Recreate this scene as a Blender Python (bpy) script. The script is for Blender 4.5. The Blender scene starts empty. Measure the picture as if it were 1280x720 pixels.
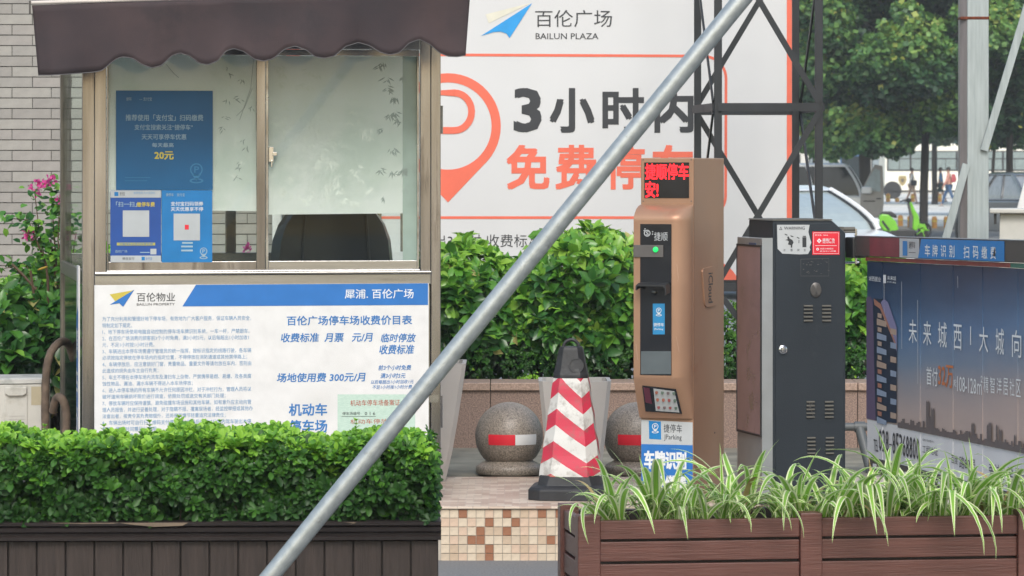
import bpy, math, random
import numpy as np
from mathutils import Vector, Matrix
random.seed(7); rng = np.random.default_rng(7)
R = math.radians
scene = bpy.context.scene
COL = scene.collection

# ---------------------------------------------------------------- camera, sky, sun, exposure
F = 4500.0; HZ = 208.0; ZC = 1.89           # focal length in photo pixels, horizon row, eye height
cam_d = bpy.data.cameras.new('camera'); cam = bpy.data.objects.new('camera', cam_d); COL.objects.link(cam)
cam.location = (0, 0, ZC); cam.rotation_euler = (R(90), 0, 0)
cam_d.sensor_width = 36; cam_d.lens = 36 * F / 1280
cam_d.shift_y = -(360 - HZ) / 1280
cam_d.clip_start = 0.1; cam_d.clip_end = 3000
cam_d.dof.use_dof = True; cam_d.dof.focus_distance = 16.6; cam_d.dof.aperture_fstop = 13
scene.camera = cam
SUN_EL, SUN_AZ = 44, 178                     # azimuth: where the light comes from, clockwise from +Y
w = bpy.data.worlds.new('World'); scene.world = w; w.use_nodes = True
nt = w.node_tree; bg = nt.nodes['Background']
sky = nt.nodes.new('ShaderNodeTexSky'); sky.sky_type = 'NISHITA'; sky.sun_disc = False
sky.sun_elevation = R(SUN_EL); sky.sun_rotation = R(SUN_AZ)
sky.air_density = 1.6; sky.dust_density = 2.5; sky.ozone_density = 1.0
nt.links.new(sky.outputs[0], bg.inputs[0]); bg.inputs[1].default_value = 0.15
sun_d = bpy.data.lights.new('sun', 'SUN'); sun_d.energy = 1.5; sun_d.angle = R(25); sun_d.color = (1, 0.985, 0.96)
sun = bpy.data.objects.new('sun', sun_d); COL.objects.link(sun)
az, el = R(SUN_AZ), R(SUN_EL)
sd = Vector((math.sin(az) * math.cos(el), math.cos(az) * math.cos(el), math.sin(el)))
sun.rotation_euler = sd.to_track_quat('Z', 'Y').to_euler()
scene.view_settings.view_transform = 'Standard'; scene.view_settings.look = 'None'
scene.view_settings.exposure = 0.42; scene.view_settings.gamma = 1.0
scene.cycles.max_bounces = 8; scene.cycles.transparent_max_bounces = 16
scene.cycles.caustics_reflective = False; scene.cycles.caustics_refractive = False

# ---------------------------------------------------------------- helpers: objects
def tag(o, label=None, cat=None, group=None, kind=None):
    if label: o['label'] = label
    if cat: o['category'] = cat
    if group: o['group'] = group
    if kind: o['kind'] = kind
    return o

class Fr:
    """An upright local frame: u to the right, v backwards, z up; at() finds the local point seen at a photo pixel."""
    def __init__(s, px, d, rot=0, z=0.0, xy=None):
        s.ox, s.oy = ((px - 640) * d / F, d) if xy is None else xy
        s.rot = rot; s.c = math.cos(R(rot)); s.s = math.sin(R(rot)); s.z = z
    def at(s, px, py=None, v=0.0):
        k = (px - 640) / F
        u = (k * (s.oy + v * s.c) - s.ox + v * s.s) / (s.c - k * s.s)
        Y = s.oy + u * s.s + v * s.c
        if py is None: return u
        return (u, v, ZC - (py - HZ) * Y / F - s.z)
    def v_at(s, px, u):
        k = (px - 640) / F
        return (s.ox + u * s.c - k * (s.oy + u * s.s)) / (k * s.c + s.s)
    def zz(s, py, u=0.0, v=0.0):
        return ZC - (py - HZ) * (s.oy + u * s.s + v * s.c) / F - s.z
    def world(s, u, v, z=0): return (s.ox + u * s.c - v * s.s, s.oy + u * s.s + v * s.c, s.z + z)
    def sub(s, px, py, v=0.0):
        p = s.at(px, py, v); wx = s.world(*p)
        return Fr(0, 0, s.rot, wx[2], xy=(wx[0], wx[1]))
    def root(s, name, label=None, cat=None, group=None):
        o = bpy.data.objects.new(name, None); COL.objects.link(o)
        o.location = (s.ox, s.oy, s.z); o.rotation_euler = (0, 0, R(s.rot)); o.empty_display_size = 0.1
        return tag(o, label, cat, group)

def link(name, me, mats=None, parent=None):
    o = bpy.data.objects.new(name, me); COL.objects.link(o)
    if mats is not None:
        for m in (mats if isinstance(mats, (list, tuple)) else [mats]): me.materials.append(m)
    if parent is not None: o.parent = parent
    return o

def bevel(o, w=0.003, seg=2):
    m = o.modifiers.new('bevel', 'BEVEL'); m.width = w; m.segments = seg; m.limit_method = 'ANGLE'; m.angle_limit = R(35)
    m.harden_normals = False
    return o

class MB:
    def __init__(s): s.v = []; s.f = []; s.m = []; s.M = None; s.mi = 0
    def add(s, vs, fs, mi=None):
        n = len(s.v)
        if s.M is not None: vs = [tuple(s.M @ Vector(p)) for p in vs]
        s.v += [tuple(p) for p in vs]; s.f += [tuple(i + n for i in f) for f in fs]
        s.m += [s.mi if mi is None else mi] * len(fs); return s
    def box(s, x0, x1, y0, y1, z0, z1, mi=None):
        vs = [(x0,y0,z0),(x1,y0,z0),(x1,y1,z0),(x0,y1,z0),(x0,y0,z1),(x1,y0,z1),(x1,y1,z1),(x0,y1,z1)]
        return s.add(vs, [(0,3,2,1),(4,5,6,7),(0,1,5,4),(1,2,6,5),(2,3,7,6),(3,0,4,7)], mi)
    def prism(s, pts, a, b, axis='y', mi=None):
        """polygon in the plane across `axis`, swept from a to b"""
        def P(p, t): return (p[0], t, p[1]) if axis == 'y' else ((t, p[0], p[1]) if axis == 'x' else (p[0], p[1], t))
        n = len(pts); vs = [P(p, a) for p in pts] + [P(p, b) for p in pts]
        fs = [tuple(range(n)), tuple(range(2*n-1, n-1, -1))] + [(i, n+i, n+(i+1) % n, (i+1) % n) for i in range(n)]
        return s.add(vs, fs, mi)
    def loft(s, loops, mi=None, caps=True, closed=True):
        n = len(loops[0]); vs = [p for l in loops for p in l]; fs = []
        for k in range(len(loops)-1):
            for i in range(n if closed else n-1):
                j = (i+1) % n; fs.append((k*n+i, k*n+j, (k+1)*n+j, (k+1)*n+i))
        if caps: fs += [tuple(range(n-1, -1, -1)), tuple(range((len(loops)-1)*n, len(loops)*n))]
        return s.add(vs, fs, mi)
    def tube(s, pts, r, n=12, mi=None, caps=True):
        pts = [Vector(p) for p in pts]; rs = r if isinstance(r, (list, tuple)) else [r]*len(pts)
        loops = []; up = None
        for i, p in enumerate(pts):
            t = (pts[min(i+1, len(pts)-1)] - pts[max(i-1, 0)]).normalized()
            if up is None: up = Vector((0,0,1)) if abs(t.z) < .9 else Vector((1,0,0))
            a = t.cross(up).normalized(); b = a.cross(t).normalized(); up = b
            loops.append([tuple(p + (a*math.cos(q) + b*math.sin(q))*rs[i]) for q in [2*math.pi*k/n for k in range(n)]])
        return s.loft(loops, mi, caps)
    def lathe(s, prof, cx=0, cy=0, n=32, mi=None, sx=1, sy=1):
        loops = [[(cx + r*sx*math.cos(2*math.pi*k/n), cy + r*sy*math.sin(2*math.pi*k/n), z) for k in range(n)] for r, z in prof]
        return s.loft(loops, mi)
    def quad(s, a, b, c, d, mi=None): return s.add([a,b,c,d], [(0,1,2,3)], mi)
    def poly(s, pts, mi=None): return s.add(pts, [tuple(range(len(pts)))], mi)
    def mesh(s, name, smooth=False, ang=35):
        me = bpy.data.meshes.new(name); me.from_pydata(s.v, [], s.f)
        me.polygons.foreach_set('material_index', s.m)
        if smooth:
            me.polygons.foreach_set('use_smooth', [True]*len(s.f)); me.set_sharp_from_angle(angle=R(ang))
        me.update(); return me
    def build(s, name, mats, parent=None, smooth=False, bev=0, ang=35):
        import bmesh
        me = s.mesh(name); bm = bmesh.new(); bm.from_mesh(me)
        bmesh.ops.recalc_face_normals(bm, faces=bm.faces); bm.to_mesh(me); bm.free()
        if smooth:
            me.polygons.foreach_set('use_smooth', [True]*len(me.polygons)); me.set_sharp_from_angle(angle=R(ang))
        o = link(name, me, mats, parent)
        if bev: bevel(o, bev)
        return o

# ---------------------------------------------------------------- helpers: materials
def N(nt, t, **kw):
    n = nt.nodes.new(t)
    for k, v in kw.items(): setattr(n, k, v)
    return n
def mat(name, col, rough=.6, metal=0.0, var=.12, scale=8.0, stretch=(1,1,1), bump=0.0, bscale=None, col2=None, emit=0, spec=.5,
        dirt=None, dirt_scale=2.0, dirt_cut=.6, coat=0, coord='Object', detail=6, trans=0):
    m = bpy.data.materials.new(name); m.use_nodes = True; nt = m.node_tree; b = nt.nodes['Principled BSDF']
    b.inputs['Roughness'].default_value = rough; b.inputs['Metallic'].default_value = metal
    b.inputs['Specular IOR Level'].default_value = spec; b.inputs['Coat Weight'].default_value = coat
    tc = N(nt, 'ShaderNodeTexCoord'); mp = N(nt, 'ShaderNodeMapping'); mp.inputs['Scale'].default_value = stretch
    nt.links.new(tc.outputs[coord], mp.inputs[0])
    nz = N(nt, 'ShaderNodeTexNoise'); nz.inputs['Scale'].default_value = scale; nz.inputs['Detail'].default_value = detail
    nt.links.new(mp.outputs[0], nz.inputs[0])
    mx = N(nt, 'ShaderNodeMix', data_type='RGBA')
    c2 = col2 or tuple(min(1, c*(1+var)) for c in col); c1 = col if col2 else tuple(c*(1-var) for c in col)
    mx.inputs['A'].default_value = (*c1, 1); mx.inputs['B'].default_value = (*c2, 1)
    rp = N(nt, 'ShaderNodeMapRange'); rp.inputs[1].default_value = .32; rp.inputs[2].default_value = .68
    nt.links.new(nz.outputs[0], rp.inputs[0]); nt.links.new(rp.outputs[0], mx.inputs['Factor'])
    out = mx.outputs['Result']
    if dirt:
        n2 = N(nt, 'ShaderNodeTexNoise'); n2.inputs['Scale'].default_value = dirt_scale; n2.inputs['Detail'].default_value = 8
        n2.inputs['Roughness'].default_value = .65
        nt.links.new(mp.outputs[0], n2.inputs[0])
        r2 = N(nt, 'ShaderNodeMapRange'); r2.inputs[1].default_value = dirt_cut; r2.inputs[2].default_value = dirt_cut+.14
        nt.links.new(n2.outputs[0], r2.inputs[0])
        m2 = N(nt, 'ShaderNodeMix', data_type='RGBA'); m2.inputs['B'].default_value = (*dirt, 1)
        nt.links.new(r2.outputs[0], m2.inputs['Factor']); nt.links.new(out, m2.inputs['A']); out = m2.outputs['Result']
    nt.links.new(out, b.inputs['Base Color'])
    rr = N(nt, 'ShaderNodeMapRange'); rr.inputs[3].default_value = max(.03, rough-.08); rr.inputs[4].default_value = min(1, rough+.1)
    nt.links.new(nz.outputs[0], rr.inputs[0]); nt.links.new(rr.outputs[0], b.inputs['Roughness'])
    if bump:
        n3 = N(nt, 'ShaderNodeTexNoise'); n3.inputs['Scale'].default_value = bscale or scale*4; n3.inputs['Detail'].default_value = 4
        nt.links.new(mp.outputs[0], n3.inputs[0])
        bp = N(nt, 'ShaderNodeBump'); bp.inputs['Strength'].default_value = bump; bp.inputs['Distance'].default_value = .004
        nt.links.new(n3.outputs[0], bp.inputs['Height']); nt.links.new(bp.outputs[0], b.inputs['Normal'])
    if emit:
        b.inputs['Emission Color'].default_value = (*col, 1); b.inputs['Emission Strength'].default_value = emit
    return m
def flat(name, col, rough=.55, **k): return mat(name, col, rough, var=.05, scale=12, **k)

def leafmat(name, cols, trans=.3, rough=.38, spec=.5):
    """cols: list of (position, colour) over the per-leaf tone value"""
    m = bpy.data.materials.new(name); m.use_nodes = True; nt = m.node_tree; b = nt.nodes['Principled BSDF']
    at = N(nt, 'ShaderNodeAttribute'); at.attribute_name = 'tone'
    cr = N(nt, 'ShaderNodeValToRGB'); el = cr.color_ramp.elements
    el[0].position, el[0].color = cols[0][0], (*cols[0][1], 1); el[1].position, el[1].color = cols[-1][0], (*cols[-1][1], 1)
    for p, c in cols[1:-1]:
        e = el.new(p); e.color = (*c, 1)
    nt.links.new(at.outputs['Fac'], cr.inputs[0]); nt.links.new(cr.outputs[0], b.inputs['Base Color'])
    b.inputs['Roughness'].default_value = rough; b.inputs['Specular IOR Level'].default_value = spec
    tr = N(nt, 'ShaderNodeBsdfTranslucent'); nt.links.new(cr.outputs[0], tr.inputs[0])
    mx = N(nt, 'ShaderNodeMixShader'); mx.inputs[0].default_value = trans
    nt.links.new(b.outputs[0], mx.inputs[1]); nt.links.new(tr.outputs[0], mx.inputs[2])
    nt.links.new(mx.outputs[0], nt.nodes['Material Output'].inputs[0])
    return m

def glassmat(name, tint=(.9,.95,.93), gloss=.12, rough=.02):
    m = bpy.data.materials.new(name); m.use_nodes = True; nt = m.node_tree; nt.nodes.remove(nt.nodes['Principled BSDF'])
    t = N(nt, 'ShaderNodeBsdfTransparent'); t.inputs[0].default_value = (*tint, 1)
    g = N(nt, 'ShaderNodeBsdfGlossy'); g.inputs['Roughness'].default_value = rough; g.inputs[0].default_value = (.95,1,1,1)
    lw = N(nt, 'ShaderNodeLayerWeight'); lw.inputs[0].default_value = .35
    mr = N(nt, 'ShaderNodeMapRange'); mr.inputs[3].default_value = gloss; mr.inputs[4].default_value = .12
    nt.links.new(lw.outputs['Fresnel'], mr.inputs[0])
    mx = N(nt, 'ShaderNodeMixShader'); nt.links.new(mr.outputs[0], mx.inputs[0])
    nt.links.new(t.outputs[0], mx.inputs[1]); nt.links.new(g.outputs[0], mx.inputs[2])
    nt.links.new(mx.outputs[0], nt.nodes['Material Output'].inputs[0]); return m

# ---------------------------------------------------------------- helpers: foliage
LEAF = (np.array([(0,0,0),(-.5,.33,.10),(0,.36,0),(.5,.33,.10),(-.46,.68,.06),(0,.70,-.03),(.46,.68,.06),(0,1,-.12)], float)*[.46,1,1],
        [(0,2,1),(0,3,2),(1,2,5,4),(2,3,6,5),(4,5,7),(5,6,7)])
LEAFO = (np.array([(0,0,0),(-.30,.34,.07),(0,.36,0),(.30,.34,.07),(-.46,.70,.08),(0,.72,-.02),(.46,.70,.08),(-.24,.93,.0),(.24,.93,.0),(0,1,-.09)], float)*[.52,1,1],
        [(0,2,1),(0,3,2),(1,2,5,4),(2,3,6,5),(4,5,9,7),(5,6,8,9)])
DIAM = (np.array([(0,0,0),(-.3,.5,.06),(.3,.5,.06),(0,1,-.05)], float), [(0,2,3),(0,3,1)])
def foliage(name, tmpl, pos, dirs, ups, size, tone, m, parent=None, smooth=False):
    tv, tf = tmpl; n = len(pos); nv = len(tv)
    d = dirs / np.linalg.norm(dirs, axis=1, keepdims=True)
    x = np.cross(d, ups); x /= np.linalg.norm(x, axis=1, keepdims=True) + 1e-9
    z = np.cross(x, d)
    V = (tv[None,:,0:1]*x[:,None] + tv[None,:,1:2]*d[:,None] + tv[None,:,2:3]*z[:,None]) * size[:,None,None] + pos[:,None]
    sizes = [len(f) for f in tf]; flatf = np.concatenate([np.array(f) for f in tf])
    L = (flatf[None] + (np.arange(n)*nv)[:,None]).ravel()
    me = bpy.data.meshes.new(name); me.vertices.add(n*nv); me.vertices.foreach_set('co', V.astype(np.float32).ravel())
    me.loops.add(len(L)); me.loops.foreach_set('vertex_index', L.astype(np.int32))
    ls = np.tile(np.array(sizes), n); st = np.concatenate([[0], np.cumsum(ls)[:-1]])
    me.polygons.add(len(ls)); me.polygons.foreach_set('loop_start', st.astype(np.int32))
    a = me.attributes.new('tone', 'FLOAT', 'FACE'); a.data.foreach_set('value', np.repeat(tone, len(tf)).astype(np.float32))
    me.update(calc_edges=True)
    if smooth: me.polygons.foreach_set('use_smooth', [True]*len(ls))
    return link(name, me, m, parent)
def unit(n):
    a = rng.normal(size=(n,3)); return a/np.linalg.norm(a, axis=1, keepdims=True)
def rosettes(cent, nrm, k, size, el=(10,60), jit=.25, hi=None):
    """clusters of k leaves round each centre, facing along nrm"""
    P=[];D=[];U=[];S=[];Q=[]
    n = len(cent)
    a0 = rng.uniform(0, 6.28, n); t = np.cross(nrm, unit(n)); t /= np.linalg.norm(t,axis=1,keepdims=True); b = np.cross(nrm, t)
    cr = rng.uniform(0,1,n) if hi is None else hi
    sz = rng.uniform(.7,1.25,n)
    for j in range(k):
        ang = a0 + j*6.283/k*1.618*1.0 + rng.normal(0,.25,n); e = np.radians(rng.uniform(el[0], el[1], n))*(0.6+0.8*(j/k))
        dd = (t*np.cos(ang)[:,None] + b*np.sin(ang)[:,None])*np.cos(e)[:,None] + nrm*np.sin(e)[:,None] + rng.normal(0,.12,(n,3))
        P.append(cent + nrm*(rng.uniform(-.2,.25,n)*size*.5)[:,None]); D.append(dd); U.append(nrm + rng.normal(0,jit,(n,3)))
        S.append(size*rng.uniform(.65,1.15,n)*sz*(1-.25*j/k)); Q.append(np.clip(cr + rng.normal(0,.1,n),0,1))
    return map(np.concatenate, (P,D,U,S,Q))

# ---------------------------------------------------------------- helpers: lettering (flat print), made in one go at the end
TEXTS = []
def text(fr, parent, s, x0, y0, x1, y1, v, m, bold=.0, shear=0, name='lettering', res=2, rot90=False):
    TEXTS.append((fr, parent, s, x0, y0, x1, y1, v, m, bold, shear, name, res, rot90))
def flush_text():
    tmp = []
    for T in TEXTS:
        c = bpy.data.curves.new('t', 'FONT'); c.body = T[2]; c.size = 1; c.offset = 0; c.shear = T[10]; c.resolution_u = T[12]
        o = bpy.data.objects.new('t', c); COL.objects.link(o); tmp.append(o)
    dg = bpy.context.evaluated_depsgraph_get()
    for T, o in zip(TEXTS, tmp):
        me = bpy.data.meshes.new_from_object(o.evaluated_get(dg), depsgraph=dg)
        n = len(me.vertices)
        if n == 0: continue
        co = np.empty(n*3, np.float32); me.vertices.foreach_get('co', co); co = co.reshape(-1,3)
        if T[13]: co = np.stack([co[:,1], -co[:,0], co[:,2]], 1)
        lo, hi = co.min(0), co.max(0); fr, v = T[0], T[7]
        # the box seen at the four pixels, in the frame's own plane
        a = fr.at(T[3], T[6], v); b = fr.at(T[5], T[4], v)
        tl = fr.at(T[3], T[4], v)
        fx = (co[:,0]-lo[0])/max(1e-6, hi[0]-lo[0]); fy = (co[:,1]-lo[1])/max(1e-6, hi[1]-lo[1])
        base = np.stack([a[0] + fx*(b[0]-a[0]), np.full(n, v), a[2] + fy*(tl[2]-a[2])], 1)
        me.vertices.foreach_set('co', base.astype(np.float32).ravel()); me.materials.clear(); me.update()
        bold = max(0, T[9])
        if bold > .001:      # heavier strokes: the same outlines laid again with small shifts, shrunk so the box stays
            hgt = abs(tl[2]-a[2]); e = bold*hgt*.62; ctr = np.array([(a[0]+b[0])/2, v, (a[2]+tl[2])/2]); hx, hz3 = abs(b[0]-a[0])/2, hgt/2
            fac = np.array([max(.8,1-e/hx), 1, max(.8,1-e/hz3)]); polys = [tuple(p.vertices) for p in me.polygons]; VV=[]; FF=[]
            for q, (dx, dz) in enumerate(((-1,-1),(1,1),(-1,1),(1,-1),(0,0))):
                c2 = (base-ctr)*fac + ctr + np.array([dx*e, -.00003*q, dz*e]); FF += [tuple(i+len(VV) for i in p) for p in polys]; VV += [tuple(x) for x in c2]
            me = bpy.data.meshes.new('t'); me.from_pydata(VV, [], FF)
        me.name = T[11]; link(T[11], me, T[8], T[1])
    for o in tmp:
        c = o.data; bpy.data.objects.remove(o); bpy.data.curves.remove(c)
def flatpoly(fr, parent, pts, v, m, name='print'):
    """flat printed shape, its corners where the photo shows them on the face"""
    b = MB(); b.poly([fr.at(x, y, v) for x, y in pts]); return b.build(name, m, parent)
def rect(x0, y0, x1, y1): return [(x0,y1),(x1,y1),(x1,y0),(x0,y0)]
def arc(cx, cy, r, a0, a1, n=24, ry=None): return [(cx + r*math.cos(R(a0+(a1-a0)*i/n)), cy + (ry or r)*math.sin(R(a0+(a1-a0)*i/n))) for i in range(n+1)]
def ring(fr, parent, outer, inner, v, m, name='print', closed=True):
    b = MB(); n = len(outer); vs = [fr.at(x,y,v) for x,y in outer] + [fr.at(x,y,v) for x,y in inner]
    b.add(vs, [(i, (i+1)%n, n+(i+1)%n, n+i) for i in range(n if closed else n-1)]); return b.build(name, m, parent)
def stroke(fr, parent, pts, wpx, v, m, name='print'):
    """a printed line of constant width"""
    o=[]; q=[]
    for i,(x,y) in enumerate(pts):
        x0,y0 = pts[max(0,i-1)]; x1,y1 = pts[min(len(pts)-1,i+1)]; dx,dy = x1-x0,y1-y0; l=math.hypot(dx,dy) or 1
        o.append((x-dy/l*wpx/2, y+dx/l*wpx/2)); q.append((x+dy/l*wpx/2, y-dx/l*wpx/2))
    return ring(fr, parent, o, q, v, m, name, closed=False)
def pin(fr, parent, cx, cy, r, v, m, m2=None):
    """map-pin symbol holding a letter P"""
    ring(fr, parent, arc(cx,cy,r,0,360,20)[:-1], arc(cx,cy,r*.8,0,360,20)[:-1], v, m, 'pin_symbol')
    flatpoly(fr, parent, [(cx-r*.75,cy+r*.75),(cx+r*.75,cy+r*.75),(cx,cy+r*1.75)][::-1], v, m, 'pin_symbol')
    text(fr, parent, 'P', cx-r*.33, cy-r*.5, cx+r*.42, cy+r*.5, v, m, .02)
    ring(fr, parent, arc(cx,cy+r*1.75,r*1.1,0,360,20,r*.4)[:-1], arc(cx,cy+r*1.75,r*.75,0,360,20,r*.22)[:-1], v, m, 'pin_symbol')

# ================================================================ materials
M_asphalt = mat('asphalt', (.17,.175,.18), .85, var=.25, scale=90, bump=.6, bscale=220, dirt=(.22,.22,.22), dirt_scale=1.3)
M_concrete = mat('pale_concrete', (.74,.73,.68), .85, var=.12, scale=.6, dirt=(.62,.61,.57), dirt_scale=.25)
M_paving = mat('worn_paving', (.215,.20,.155), .85, var=.3, scale=5, bump=.4, dirt=(.25,.25,.22), dirt_scale=2.5)
M_kerb = mat('kerb_stone', (.25,.25,.24), .8)
M_soil = mat('soil', (.05,.035,.02), .95, scale=30, bump=1)
M_granite = mat('granite', (.24,.165,.135), .55, var=.45, scale=130, bump=.15, dirt=(.12,.09,.075), dirt_scale=60, dirt_cut=.55)
M_granite_cap = mat('granite_cap', (.34,.24,.19), .5, var=.3, scale=120)
M_granite_dk = mat('bollard_granite', (.27,.235,.20), .42, var=.45, scale=150, dirt=(.13,.11,.09), dirt_scale=70, dirt_cut=.52)
M_grout = mat('grout', (.42,.38,.33), .8)
M_mort = mat('mortar', (.10,.10,.095), .9)
def brickm(i, c): return mat('brick_tile_%d' % i, c, .6, var=.07, scale=14, bump=.25, bscale=80)
M_bricks = [brickm(i, c) for i, c in enumerate([(.30,.29,.272),(.33,.318,.295),(.285,.272,.255),(.312,.295,.278)])]
M_tiles = [mat('mosaic_%s' % n, c, .35, var=.1, scale=30) for n, c in
           dict(cream=(.62,.52,.40), beige=(.56,.46,.35), pink=(.60,.45,.34), brown=(.30,.135,.075), tan=(.52,.40,.29)).items()]
M_steel = mat('weathered_steel', (.25,.24,.235), .22, .92, scale=2.2, stretch=(4,4,.35), col2=(.50,.48,.475), dirt=(.12,.095,.085), dirt_scale=3.0, dirt_cut=.56, detail=3)
M_steel2 = mat('brushed_steel', (.34,.335,.33), .24, .9, scale=2.2, stretch=(.3,4,4), col2=(.54,.54,.53), dirt=(.24,.215,.20), dirt_scale=2.5, dirt_cut=.58, detail=3)
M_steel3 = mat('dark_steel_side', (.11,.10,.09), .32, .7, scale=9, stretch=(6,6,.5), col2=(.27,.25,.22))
M_galv = mat('galvanised_steel', (.36,.39,.39), .40, .62, scale=30, stretch=(1,1,1), col2=(.46,.49,.49), bump=.2, bscale=140, dirt=(.24,.245,.235), dirt_scale=20, dirt_cut=.62)
M_awn = mat('awning_fabric', (.030,.023,.028), .85, var=.22, scale=2.2, col2=(.066,.044,.046), bump=.5, bscale=500, dirt=(.035,.028,.032), dirt_scale=2, dirt_cut=.5)
M_awnbar = mat('awning_bar', (.55,.50,.46), .5)
M_glass = glassmat('window_glass', (.955,.98,.965), .01)
M_glass_dk = glassmat('tinted_glass', (.35,.42,.40), .10)
M_frost = mat('frosted_film', (.95,.97,.94), .42, var=.06, scale=2.5, spec=.4, dirt=(.80,.85,.81), dirt_scale=1.6, dirt_cut=.5)
def frost():
    m = M_frost; nt = m.node_tree; b = nt.nodes['Principled BSDF']; src = b.inputs['Base Color'].links[0].from_socket
    tr = N(nt,'ShaderNodeBsdfTranslucent'); nt.links.new(src, tr.inputs[0]); ms = N(nt,'ShaderNodeMixShader'); ms.inputs[0].default_value = .42
    nt.links.new(b.outputs[0], ms.inputs[1]); nt.links.new(tr.outputs[0], ms.inputs[2]); nt.links.new(ms.outputs[0], nt.nodes['Material Output'].inputs[0])
frost()
M_frost2 = mat('film_pattern_light', (.90,.92,.88), .5, var=.04)
M_frost3 = mat('film_pattern_dark', (.36,.41,.40), .5, var=.04)
M_white = flat('white_board', (.70,.70,.70), .4, dirt=(.62,.62,.61), dirt_scale=1.5)
M_blue = flat('print_blue', (.022,.16,.48), .4)
M_textblue = flat('text_blue', (.03,.17,.45), .5)
M_textpale = flat('text_pale_blue', (.19,.34,.53), .5)
M_black = flat('print_black', (.03,.032,.036), .5)
M_yellow = flat('print_yellow', (.55,.45,.07), .5)
M_wtext = flat('print_white', (.72,.74,.76), .5)
M_posterA = mat('poster_dark_blue', (.008,.105,.25), .35, var=.2, scale=1.5, spec=.4)
M_posterB = mat('poster_royal_blue', (.012,.07,.30), .35, var=.08)
M_posterC = mat('poster_sky_blue', (.006,.17,.44), .35, var=.1)
M_ptext = flat('poster_text', (.30,.42,.50), .5)
M_pfaint = flat('poster_faint', (.03,.17,.33), .5)
M_pwhite = flat('poster_pale', (.42,.45,.47), .5)
M_cert = mat('certificate_paper', (.42,.58,.50), .5, var=.12, scale=60, stretch=(1,1,4), col2=(.52,.66,.58))
M_red = flat('print_red', (.42,.10,.07), .5)
M_bill = mat('banner_vinyl', (.64,.645,.66), .45, var=.03, scale=1.2, bump=1.0, bscale=1.1)
M_coral = mat('print_coral', (.78,.155,.095), .5, var=.05)
M_charc = flat('print_charcoal', (.035,.038,.045), .5)
M_skyb = flat('print_sky_blue', (.02,.31,.72), .5)
M_sand = flat('print_sand', (.68,.66,.56), .5)
M_bronze = mat('bronze_paint', (.38,.225,.145), .4, .3, var=.05, scale=5, spec=.4, bump=.05, dirt=(.34,.165,.10), dirt_scale=4)
M_blackgl = mat('black_acrylic', (.012,.014,.018), .12, var=.2, coat=.3)
M_blackpl = mat('black_plastic', (.022,.023,.025), .45, bump=.2)
M_gunm = mat('grey_panel', (.13,.12,.115), .5, .3)
M_led = mat('red_led', (1,.012,.02), .5, emit=1.6, var=.02)
M_green_led = mat('green_led', (.02,.7,.15), .4, emit=.45)
M_cab = mat('charcoal_paint', (.021,.028,.036), .55, var=.08, scale=4, bump=.25, bscale=240, spec=.35, dirt=(.036,.042,.048), dirt_scale=3, dirt_cut=.6)
M_cabtop = mat('dusty_grey', (.11,.105,.09), .7, var=.15)
M_silver = mat('silver_paint', (.36,.38,.39), .42, .5, var=.07)
M_mirr = mat('painted_reflection_glass', (.24,.16,.17), .12, .0, scale=3, col2=(.36,.23,.25), coat=.8, dirt=(.15,.13,.10), dirt_scale=7, dirt_cut=.57)  # pink noise and brown blotches: the glass's reflection painted into its colour
M_redst = flat('sticker_red', (.70,.02,.04), .45)
M_greyst = mat('sticker_grey', (.46,.48,.49), .5, var=.06)
M_metal = mat('chrome', (.7,.7,.7), .2, 1)
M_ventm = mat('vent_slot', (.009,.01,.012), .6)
M_boom = mat('boom_dark_paint', (.075,.068,.062), .5, var=.12, scale=3)
M_boomred = mat('boom_red_tape', (.17,.04,.05), .45, var=.3, scale=8)
M_railred = mat('red_rail', (.22,.05,.04), .5, var=.2)
M_railgrn = mat('green_rail', (.04,.14,.10), .5)
M_footer = mat('print_pale_grey', (.66,.66,.68), .4, var=.08, scale=3)
M_tower = mat('tower_paint', (.022,.026,.031), .5, .2, var=.2, scale=6)
M_post = mat('galvanised_post', (.30,.345,.355), .5, .35, var=.14, scale=9, stretch=(5,5,.4), col2=(.40,.45,.46), bump=.15)
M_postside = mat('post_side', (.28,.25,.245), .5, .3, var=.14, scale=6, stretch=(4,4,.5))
M_rust = mat('rust', (.15,.035,.014), .85, var=.5, scale=40, bump=.6)
M_brownp = mat('brown_painted_wood', (.118,.046,.036), .42, var=.14, scale=10, stretch=(.25,3,5), bump=.45, bscale=40, dirt=(.20,.10,.085), dirt_scale=13, dirt_cut=.66)
M_darkwood = mat('dark_plank_wood', (.022,.014,.011), .65, var=.4, scale=10, stretch=(8,3,.5), col2=(.042,.029,.024), bump=.7, bscale=30, dirt=(.055,.043,.037), dirt_scale=6, dirt_cut=.63)
M_lip = mat('dark_rail_wood', (.020,.014,.013), .5, var=.3, scale=6, stretch=(.4,4,4), bump=.3)
M_rawwood = mat('bare_wood', (.16,.12,.085), .8, var=.25, scale=20, stretch=(.3,3,3))
M_rubber = mat('cone_rubber', (.022,.024,.028), .55, var=.3, scale=12, bump=.4, dirt=(.06,.06,.06), dirt_scale=8)
M_pot = mat('pale_pot', (.43,.42,.41), .55, var=.07, scale=3, dirt=(.30,.30,.29), dirt_scale=2)
M_acw = mat('ac_casing', (.52,.515,.48), .5, var=.06, dirt=(.34,.33,.29), dirt_scale=4, dirt_cut=.55)
M_pipe = mat('grey_pipe', (.09,.10,.105), .5, var=.1)
M_wrap = mat('pipe_wrap', (.13,.095,.07), .8, var=.35, scale=22, bump=.8)
M_trunk = mat('bark', (.028,.025,.021), .9, var=.4, scale=30, stretch=(3,3,.5), bump=.8)
M_chair = mat('black_vinyl', (.018,.021,.028), .3, var=.3, scale=3, bump=1.0, bscale=5)
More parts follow.
